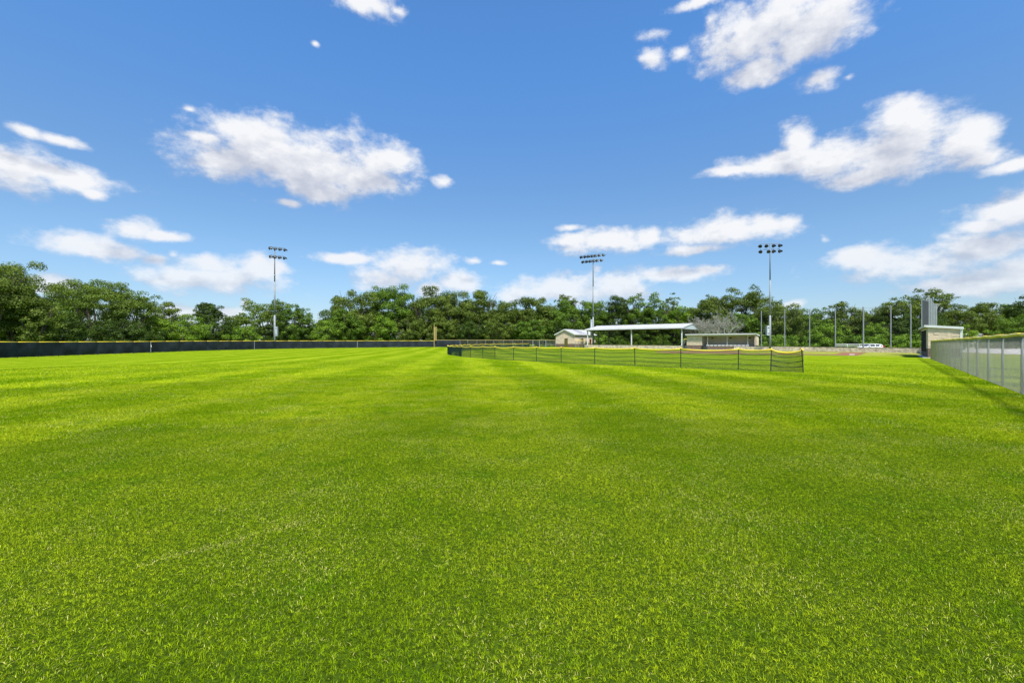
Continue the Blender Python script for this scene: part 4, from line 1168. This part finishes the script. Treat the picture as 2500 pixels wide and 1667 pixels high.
def car():
    yc = 89.0
    t_ = thing('parked_car', 'white hatchback car parked behind the low stone wall', 'car', (.785 * yc, yc, z_at((70.5, yc)) - .16), math.radians(4))
    Wd = .88
    # local x: nose at -2.35, tail at +2.2
    low = [(-2.35, .35), (-2.38, .62), (-2.2, .80), (-1.35, .98), (-.95, 1.02), (2.05, 1.04), (2.24, .95), (2.26, .55), (2.15, .32)]
    mb = MB()
    n = len(low); vs = []
    for yy, inset in ((-Wd, 0.06), (-Wd + .10, 0.0), (Wd - .10, 0.0), (Wd, 0.06)):
        for (x, z) in low:
            vs.append((x * (1 - inset * .35), yy, z if z < .7 else z - inset * .5))
    fs = []
    for j in range(3):
        for k in range(n): fs.append((j*n+k, j*n+(k+1)%n, (j+1)*n+(k+1)%n, (j+1)*n+k))
    fs += [tuple(range(n)), tuple(3*n + k for k in range(n))[::-1]]
    mb.add(vs, fs); body = mb.build('body', M['car_white'], t_, smooth=False)
    gh0 = [(-1.10, 1.015), (2.02, 1.03)]
    roof = [(-.25, 1.46), (.4, 1.53), (1.2, 1.52), (1.85, 1.42)]
    mb = MB()
    b_ = [(-1.05, -Wd+.06, 1.0), (2.12, -Wd+.06, 1.02), (2.12, Wd-.06, 1.02), (-1.05, Wd-.06, 1.0)]
    t2 = [(-.22, -Wd+.24, 1.43), (1.78, -Wd+.24, 1.41), (1.78, Wd-.24, 1.41), (-.22, Wd-.24, 1.43)]
    mb.hexa(b_, t2); mb.build('cabin_glass', M['glass'], t_)
    rf = MB(); rp = [(-.30, 1.425), (.35, 1.52), (1.2, 1.515), (1.98, 1.40), (1.95, 1.365), (-.28, 1.39)]
    rf.prism(rp, 'y', -Wd + .20, Wd - .20); rf.build('roof', M['car_white'], t_)
    for s_ in (-1, 1):
        pl_ = MB()
        for (x0, z0), (x1, z1) in (((-1.08, 1.01), (-.26, 1.42)), ((.55, 1.03), (.62, 1.42)), ((1.45, 1.03), (1.75, 1.41)), ((2.14, 1.03), (1.86, 1.40))):
            wdt = .05 if x0 < 1.2 else .10
            ya2, yb2 = s_*(Wd-.045), s_*(Wd-.235)
            pl_.hexa([(x0-wdt, ya2, z0), (x0+wdt, ya2, z0), (x0+wdt, ya2-s_*.05, z0), (x0-wdt, ya2-s_*.05, z0)], [(x1-wdt, yb2, z1), (x1+wdt, yb2, z1), (x1+wdt, yb2-s_*.05, z1), (x1-wdt, yb2-s_*.05, z1)])
        pl_.build('pillar', M['car_white'], t_)
        MB().box(2.00, 2.29, min(s_*(Wd-.32), s_*(Wd+.012)), max(s_*(Wd-.32), s_*(Wd+.012)), .84, 1.12).build('tail_light', M['red_lens'], t_)
        MB().box(-2.33, -2.05, min(s_*(Wd-.4), s_*(Wd-.02)), max(s_*(Wd-.4), s_*(Wd-.02)), .62, .76).build('headlight', M['lens'], t_)
        MB().box(-.85, -.65, min(s_*(Wd), s_*(Wd+.16)), max(s_*(Wd), s_*(Wd+.16)), 1.0, 1.13).build('mirror', M['car_white'], t_)
        for x in (-1.45, 1.4):
            w_ = MB().tube([(x, s_*(Wd-.19), .33), (x, s_*(Wd+.01), .33)], .33, 18).build('wheel', M['rubber'], t_)
            MB().tube([(x, s_*(Wd+.011), .33), (x, s_*(Wd+.03), .33)], .2, 12).build('rim', M['galv'], w_)
        for x0, x1 in ((-.75, .42), (.46, 1.25)):
            MB().box(x0 + .2, x0 + .36, min(s_*(Wd+.0), s_*(Wd+.035)), max(s_*(Wd+.0), s_*(Wd+.035)), .86, .90).build('door_handle', M['galv'], t_)
    return t_
car()

# ------------------------------------------------------------------ things seen over the right fence
hb = thing('house', 'low distant house with tan roof among trees beyond the road', 'house', (1.047*128, 128, z_at((134, 128))), math.radians(-10))
MB().box(-3.8, 3.8, 0, 7, 0, 4.2).build('wall', M['block'], hb)
MB().add([(-4.5, -.7, 4.0), (4.5, -.7, 4.0), (4.5, 7.7, 4.0), (-4.5, 7.7, 4.0), (-2.6, 3.5, 5.15), (2.6, 3.5, 5.15)], [(0,1,5,4), (1,2,5), (2,3,4,5), (3,0,4), (3,2,1,0)]).build('roof', M['tan_roof'], hb)
for x in (-2.3, 1.6):
    w_ = MB().box(x-.6, x+.6, -.03, -.005, 1.3, 2.8).build('window', M['glass'], hb)
    MB().box(x-.7, x+.7, -.06, -.032, 1.18, 1.28).build('sill', M['white_paint'], w_)
hs = thing('shed', 'white metal shed roof showing left of the tan-roofed house', 'shed', (1.015*118, 118, z_at((120, 118))), math.radians(5))
MB().box(-2.2, 2.2, 0, 5, 0, 3.5).build('wall', M['white_metal'], hs)
MB().prism([(-2.5, 3.5), (0, 4.2), (2.5, 3.5)], 'y', -.3, 5.3).build('roof', M['roof_white'], hs)
pfn = thing('pasture_fence', 'dark rail fence crossing the grass beyond the pale road', 'fence', (0, 0, 0))
P_ = [Vector((1.02*96 + k*3.3, 96 - k*2.2)) for k in range(9)]
for k, p in enumerate(P_):
    z = z_at(p); MB().box(p.x-.07, p.x+.07, p.y-.07, p.y+.07, z, z+1.5).build('post', M['bark'], pfn)
    if k < 8:
        q = P_[k+1]
        for h_ in (.45, .9, 1.35): MB().tube([(p.x, p.y, z+h_), (q.x, q.y, z_at(q)+h_)], .05, 5).build('rail', M['bark'], pfn)

# ================================================================== trees
def leaf_cloud(cent, rad, per_m2, size, r, flat=.8, outb=1.15, shell=.45, lower=.5):
    """leaf faces on the shell of many small ellipsoid lobes; returns verts (n,4,3) and rnd"""
    cent = np.asarray(cent); rad = np.asarray(rad)
    cnt = np.maximum(8, (4*np.pi*rad**2 * per_m2).astype(int))
    idx = np.repeat(np.arange(len(rad)), cnt); n = len(idx)
    d = r.normal(size=(n, 3)); d /= np.linalg.norm(d, axis=1, keepdims=True)
    d[:, 2] = np.where(d[:, 2] < -.45, -d[:, 2] * lower, d[:, 2])
    d /= np.linalg.norm(d, axis=1, keepdims=True)
    rr_ = rad[idx] * (shell + (1.08 - shell) * r.random(n) ** .7)
    P_ = cent[idx] + d * rr_[:, None] * np.array([1, 1, flat])
    nn = d * outb + r.normal(size=(n, 3)) * .45
    nn /= np.linalg.norm(nn, axis=1, keepdims=True)
    a_ = np.cross(nn, r.normal(size=(n, 3))); a_ /= np.linalg.norm(a_, axis=1, keepdims=True)
    b_ = np.cross(nn, a_)
    s_ = size * r.uniform(.6, 1.35, n)[:, None]; q_ = s_ * r.uniform(.4, .85, n)[:, None]
    j = nn * s_ * r.uniform(-.25, .25, n)[:, None]
    V_ = np.stack([P_ - a_*s_, P_ - b_*q_ + j, P_ + a_*s_, P_ + b_*q_ + j], 1)
    lobe_r = r.random(len(rad))
    return V_, (lobe_r[idx] * .55 + r.random(n) * .45)

def tree(label, px, top, hw, Y, style='oak', seed=0, group='trees beyond the field', cat='tree', name='tree', base=None, dens=1.0):
    r = np.random.default_rng(seed + 100); pr_ = random.Random(seed)
    X = (px - 1250) / 1111.0 * Y; g0 = ground_z(X, Y)
    H = (838.8 - top) / 1111.0 * Y + 1.5 - g0
    Rw = hw / 1111.0 * Y
    t_ = thing(name, label, cat, (X, Y, g0), 0, group)
    S = dict(oak=('leaf_oak', .25, .13, .85, 1.0), green=('leaf_green', .25, .13, .85, 1.0), bright=('leaf_bright', .28, .15, .9, .95),
             mesq=('leaf_mesq', .24, .12, .7, .6), open=('leaf_oak', .22, .11, .7, .6), dark=('leaf_dark', .27, .15, .8, 1.0))[style]
    mname, lobe_k, lmin, flat, cover = S
    leaf = max(.10, Y * .00128)
    # limbs
    th = H * (.16 if style not in ('open', 'mesq') else .2)
    tr_r = max(.16, H * .028)
    trunk = MB()
    trunk.tube([(0, 0, -.3), (.1, 0, th*.5), (pr_.uniform(-.2, .2), pr_.uniform(-.2, .2), th)], [tr_r*1.25, tr_r, tr_r*.85], 8)
    tips = []
    nl = 6 if style not in ('open', 'mesq') else 8
    for k in range(nl):
        a_ = 2*math.pi*k/nl + pr_.uniform(-.4, .4); u = pr_.uniform(.45, .85); e = Vector((math.cos(a_)*Rw*u, math.sin(a_)*Rw*u*.8, H*pr_.uniform(.5, .88)))
        s0 = Vector((0, 0, th * .9)); m1_ = s0.lerp(e, .38) + Vector((0, 0, -H*.04 + pr_.uniform(-.3, .3))); m2_ = s0.lerp(e, .7) + Vector((pr_.uniform(-.4, .4), pr_.uniform(-.4, .4), pr_.uniform(0, .5)))
        trunk.tube([s0, m1_, m2_, e], [tr_r*.6, tr_r*.42, tr_r*.27, tr_r*.1], 6)
        tips.append((m2_, e))
        for q in range(3 if style in ('open', 'mesq') else 2):
            e2 = m2_.lerp(e, pr_.random()) ; f2_ = e2 + Vector((pr_.uniform(-1, 1), pr_.uniform(-1, 1), pr_.uniform(.2, 1.2))) * Rw * .28
            trunk.tube([m2_, (m2_ + f2_)/2 + Vector((0, 0, .15)), f2_], [tr_r*.2, tr_r*.13, tr_r*.05], 5); tips.append((e2, f2_))
    trunk.build('trunk', M['bark'], t_)
    # lobes
    cent, rad = [], []
    nL = int((88 if style in ('oak', 'green', 'dark') else 62) * max(1, (Rw / (H*.5))) ** .8)
    zc = H * (.50 if base is None else (base + 1) / 2); hz = H - zc
    for k in range(nL * 3):
        if len(cent) >= nL: break
        d = r.normal(size=3); d /= np.linalg.norm(d)
        q = r.uniform(.35, 1.0) ** .6
        lr = r.uniform(.16, lobe_k) * min(H * .5, Rw) * 1.0
        lr = max(lr, .45)
        # crown outline bulges irregularly with direction
        irr = 1 + .16 * math.sin(3 * math.atan2(d[1], d[0]) + seed) + .12 * math.sin(5 * d[2] + 2.3 * seed + 4*d[0])
        p = np.array([d[0] * (Rw - lr*.8) * q * irr, d[1] * (Rw*.85 - lr*.8) * q, zc + d[2] * (hz - lr * flat) * q * (irr if d[2] > 0 else 1)])
        if p[2] + lr*flat > H: p[2] = H - lr*flat
        if p[2] - lr*flat < 0.05: p[2] = lr*flat + .05
        if style in ('open', 'mesq') and d[2] < -.2 and r.random() < .7: continue
        cent.append(p); rad.append(lr)
    if style in ('open', 'mesq'):
        for (m_, e_) in tips:
            cent.append(np.array(e_)); rad.append(min(H*.5, Rw) * r.uniform(.12, .2))
    # small sprigs that break the outline at the top
    for k in range(16):
        i = r.integers(0, len(cent)); a_ = r.uniform(0, 2*np.pi)
        top_ = cent[i] + np.array([math.cos(a_)*rad[i]*.8, math.sin(a_)*rad[i]*.5, rad[i]*flat*r.uniform(.5, 1.0)])
        if top_[2] > H * .55 and top_[2] < H + .25: cent.append(top_); rad.append(rad[i] * r.uniform(.22, .4))
    V_, rn = leaf_cloud(cent, rad, cover * dens * .62 / (leaf*leaf*2*.62*2), leaf, r, flat)
    n = len(V_)
    np_mesh('crown', V_.reshape(-1, 3), np.arange(n*4).reshape(-1, 4), M[mname], t_, {'rnd': ('FACE', rn)})
    return t_

FENCE_LINE = [(q.x / q.y, q.y) for q in path] + [(r_, 135.2) for r_ in (-.1143, 0.0, .0955)]
def fence_y(px):
    r_ = (px - 1250) / 1111.0
    if r_ > .0955: return 0
    return float(np.interp(r_, [a_ for a_, b_ in sorted(FENCE_LINE)], [b_ for a_, b_ in sorted(FENCE_LINE)]))

TREES = [
 # px, top, half width, distance, style, label
 (-40, 628, 95, 60, 'oak', 'huge dark live oak cut off by the left edge of the picture', .1),
 (34, 643, 96, 66, 'oak', 'massive spreading live oak second from the left edge', .05),
 (88, 705, 52, 62, 'oak', 'rounded lower live oak crown bulging over the black fence at far left', .0),
 (165, 716, 62, 88, 'green', 'lighter green tree between the big left oak and the forked tree', .1),
 (235, 682, 88, 84, 'mesq', 'airy forked tree with bare dark limbs showing through its crown', .2),
 (322, 722, 62, 86, 'mesq', 'thin-leaved tree leaning right beside the forked tree', .15),
 (150, 775, 50, 70, 'dark', 'low dark shrubby tree under the left tree gap', .0),
 (300, 785, 70, 76, 'dark', 'dark shady undergrowth tree beneath the forked tree', .0),
 (404, 744, 36, 108, 'oak', 'small round oak top right of the thin-leaved tree', .1),
 (380, 775, 45, 92, 'bright', 'bright green sapling clump behind the pale fence seam', .0),
 (448, 773, 52, 96, 'bright', 'brightest yellow-green bushy tree left of the left light tower', .0),
 (509, 744, 34, 118, 'dark', 'dark small-crowned tree rising above the bushes left of the light tower', .45),
 (515, 776, 62, 104, 'dark', 'broad dark mound of a tree left of the left light tower', .0),
 (585, 768, 42, 112, 'mesq', 'sparse low tree just left of the left light tower', .1),
 (590, 800, 44, 100, 'bright', 'low lime-green bush tree left of the light tower foot', .0),
 (655, 734, 52, 122, 'mesq', 'feathery tall tree directly behind the left light tower', .1),
 (716, 748, 38, 120, 'green', 'feathery tree just right of the left light tower', .05),
 (742, 760, 28, 122, 'green', 'narrow pointed tree at the right end of the feathery group', .0),
 (700, 792, 66, 112, 'dark', 'low dark tree at the foot of the feathery group', .0),
 (790, 790, 36, 122, 'bright', 'low bright green bush in the gap left of the big oaks', .0),
 (862, 712, 62, 134, 'oak', 'leftmost big oak of the tall central grove', .0),
 (838, 762, 42, 128, 'green', 'mid-green lower tree leaning out of the left side of the central grove', .0),
 (945, 693, 58, 142, 'green', 'tallest tree of the central grove with a pale green face', .1),
 (920, 768, 48, 132, 'bright', 'pale fresh-green lower crown in front of the central grove', .0),
 (1035, 706, 58, 146, 'oak', 'broad rounded oak left of the foul pole', .05),
 (1000, 775, 46, 138, 'oak', 'low drooping oak left of the foul pole', .0),
 (1112, 712, 60, 148, 'oak', 'greyish live oak directly right of the foul pole', .0),
 (1080, 780, 40, 139, 'oak', 'low hanging oak crown behind the foul pole', .0),
 (1178, 716, 56, 152, 'oak', 'live oak with a flat top right of the central grove peak', .0),
 (1150, 790, 40, 142, 'dark', 'low dark oak behind the far chain-link fence', .0),
 (1245, 730, 54, 152, 'oak', 'olive oak behind the middle of the far chain-link fence', .0),
 (1215, 785, 44, 143, 'oak', 'lower oak crown behind the left end of the temporary fence', .0),
 (1312, 728, 52, 154, 'oak', 'oak rising left of the storage building roof', .0),
 (1290, 785, 42, 144, 'green', 'lower green oak left of the storage building', .0),
 (1382, 724, 30, 158, 'open', 'thin open-topped tree above the storage building', .5),
 (1372, 742, 56, 152, 'green', 'dense green oak behind the storage building', .0),
 (1448, 729, 44, 152, 'green', 'oak directly behind the middle light tower', .0),
 (1506, 729, 42, 152, 'dark', 'darker oak just right of the middle light tower', .0),
 (1556, 724, 40, 150, 'green', 'oak with lobed top behind the left half of the pavilion', .0),
 (1604, 722, 40, 148, 'green', 'oak above the middle of the pavilion roof', .0),
 (1642, 722, 20, 150, 'open', 'narrow pointed tree top above the right half of the pavilion', .4),
 (1672, 742, 44, 146, 'bright', 'fresh green tree above the right gable of the pavilion', .0),
 (1738, 723, 54, 138, 'oak', 'spreading oak behind the bare grey tree', .1),
 (1822, 704, 60, 136, 'open', 'tall open-crowned oak with gaps of sky left of the right light tower', .25),
 (1800, 770, 60, 124, 'green', 'mid-green oak above the middle of the long dugout', .0),
 (1896, 735, 66, 122, 'oak', 'big rounded oak behind the right light tower', .0),
 (1950, 762, 42, 128, 'green', 'lower green tree right of the big rounded oak', .0),
 (2000, 758, 38, 130, 'green', 'green tree between the second and third backstop poles', .0),
 (2062, 746, 44, 128, 'oak', 'domed oak above the white rail', .0),
 (2022, 795, 40, 112, 'bright', 'light green bushy tree behind the left end of the white rail', .0),
 (2118, 762, 44, 126, 'oak', 'olive tree straight above the white car', .0),
 (2135, 790, 30, 112, 'bright', 'pale green small tree above the white car', .0),
 (2160, 745, 34, 124, 'green', 'green tree rising right of the white car', .0),
 (2208, 729, 58, 120, 'open', 'ragged sparse-topped tree left of the dark screen', .25),
 (2205, 775, 48, 114, 'dark', 'dark dense tree between the last backstop pole and the dugout', .0),
 (2268, 712, 46, 122, 'open', 'tallest ragged tree standing behind the five clustered poles', .35),
 (2262, 765, 46, 116, 'dark', 'dark tree behind the roof of the right dugout', .0),
 (2335, 746, 48, 122, 'oak', 'spreading oak right of the five clustered poles', .0),
 (2352, 800, 26, 96, 'bright', 'small bright tree at the back corner of the right dugout', .0),
 (2400, 742, 46, 124, 'oak', 'oak above the tan-roofed house', .1),
 (2455, 750, 44, 126, 'green', 'rounded green oak near the right edge', .0),
 (2508, 722, 42, 122, 'dark', 'tall dark oak cut off by the right edge of the picture', .1),
 (2480, 775, 52, 108, 'green', 'lower green tree at the right edge above the fence', .0),
 (2575, 735, 60, 118, 'oak', 'oak just beyond the right edge of the view', .0),
]
for i, (px, top, hw, Y, stl, lab, base) in enumerate(TREES):
    if px > 2560: continue
    for it in range(3):                             # keep every crown on its own side of the fence
        rw_ = hw * 1.12 / 1111.0 * Y
        need = max(fence_y(px - hw), fence_y(px), fence_y(px + hw)) + rw_ * .95 + .6
        if Y < need: Y = need
    tree(lab, px, top - 9, hw * 1.12, Y, stl, seed=i * 7 + 5, base=base)

# leafless grey trees
def bare_tree(label, px, top, hw, Y, seed):
    pr_ = random.Random(seed)
    X = (px - 1250) / 1111.0 * Y; g0 = ground_z(X, Y); H = (838.8 - top) / 1111.0 * Y + 1.5 - g0; Rw = hw / 1111.0 * Y
    t_ = thing('bare_tree', label, 'tree', (X, Y, g0), 0, 'leafless grey trees')
    tk = MB(); tk.tube([(0, 0, -.2), (.1, 0, H*.12), (0, .1, H*.28)], [.3, .24, .2], 8); tk.build('trunk', M['dead_wood'], t_)
    segs = []; limbs = MB()
    def grow(p, d, ln, depth, rad):
        q = p + d * ln
        if depth <= 2: limbs.tube([p, (p+q)/2 + Vector((pr_.uniform(-.1,.1), pr_.uniform(-.1,.1), .05))*ln*.5, q], [rad, rad*.8, rad*.55], 5, cap=False)
        else: segs.append((p, q))
        if depth >= 6 or (abs(q.x) > Rw and depth > 3) or q.z > H: return
        for k in range(3 if depth < 3 else 2):
            nd = (d + Vector((pr_.gauss(0, .62), pr_.gauss(0, .62), pr_.gauss(.05, .45)))).normalized()
            grow(q, nd, ln * pr_.uniform(.62, .9), depth + 1, rad * .6)
    for k in range(7):
        a_ = 2*math.pi*k/7 + pr_.uniform(-.3, .3)
        grow(Vector((0, .05, H*(.14 + .016*k))), Vector((math.cos(a_)*.9, math.sin(a_)*.6, pr_.uniform(.25, 1.3))).normalized(), H*.20, 0, .12)
    limbs.build('limbs', M['dead_wood'], t_)['kind'] = 'stuff'
    V_, Q_ = threads([(tuple(a_), tuple(b_)) for a_, b_ in segs], .020)
    o = np_mesh('twigs', V_, Q_, M['dead_wood'], t_); o['kind'] = 'stuff'
bare_tree('leafless grey tree left of two above the pavilion gable and dugout', 1708, 760, 26, 116, 3)
bare_tree('leafless grey tree right of two above the long dugout roof', 1765, 746, 27, 117, 8)

# ------------------------------------------------------------------ woods behind and undergrowth in front, each one mass
def mass(name, label, cols, mname, seed, leaf_k=.0016, cover=.8, lo=.0):
    r = np.random.default_rng(seed); cent, rad, ys_ = [], [], []
    for (px0, px1, top, Y, n) in cols:
        for k in range(n):
            px = r.uniform(px0, px1); Yk = max(Y * r.uniform(.97, 1.06), fence_y(px) + 2.6 + 3 * r.random()); X = (px - 1250) / 1111.0 * Yk; g0 = ground_z(X, Yk)
            H = (838.8 - top) / 1111.0 * Yk + 1.5 - g0
            lr = r.uniform(.10, .2) * H + .35
            z = g0 + r.uniform(lo, max(.05, 1 - lr/H)) * H
            cent.append((X, Yk, max(z, g0 + lr*.5))); rad.append(lr)
    lf_ = cols[0][3] * leaf_k
    V_, rn = leaf_cloud(cent, rad, cover * .62 / (lf_*lf_*2.5), lf_, r, .8)
    o = np_mesh(name, V_.reshape(-1, 3), np.arange(len(V_)*4).reshape(-1, 4), M[mname], None, {'rnd': ('FACE', rn)})
    tag(o, label, 'woodland' if 'wood' in name else 'undergrowth', kind='stuff')
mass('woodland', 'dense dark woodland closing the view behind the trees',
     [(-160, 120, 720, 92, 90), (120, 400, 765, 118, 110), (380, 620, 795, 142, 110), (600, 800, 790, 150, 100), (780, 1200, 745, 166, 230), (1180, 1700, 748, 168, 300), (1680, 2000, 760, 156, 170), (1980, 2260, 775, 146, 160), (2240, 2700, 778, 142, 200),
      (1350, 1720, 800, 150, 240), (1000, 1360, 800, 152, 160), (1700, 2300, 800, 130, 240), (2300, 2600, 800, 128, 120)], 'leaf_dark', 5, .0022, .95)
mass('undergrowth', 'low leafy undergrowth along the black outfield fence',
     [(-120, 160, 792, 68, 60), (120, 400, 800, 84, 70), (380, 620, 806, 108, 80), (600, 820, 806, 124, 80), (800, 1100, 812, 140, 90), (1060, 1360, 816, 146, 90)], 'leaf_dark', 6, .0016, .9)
mass('brushwood', 'low green brush behind the stone wall and the backstop poles',
     [(1420, 1700, 812, 138, 90), (1700, 1900, 812, 118, 60), (1860, 2060, 812, 112, 70), (2040, 2260, 812, 108, 70), (2330, 2600, 812, 112, 60)], 'leaf_green', 7, .0016, .9)
mass('bright_brush', 'brighter green bushes dotted low along the tree line',
     [(150, 260, 812, 78, 8), (420, 600, 812, 102, 14), (620, 800, 808, 118, 16), (820, 1020, 812, 136, 14), (1850, 2050, 806, 108, 14), (2060, 2240, 812, 104, 12)], 'leaf_bright', 8, .0016, .8)  # bushes in the brighter green leaf colour
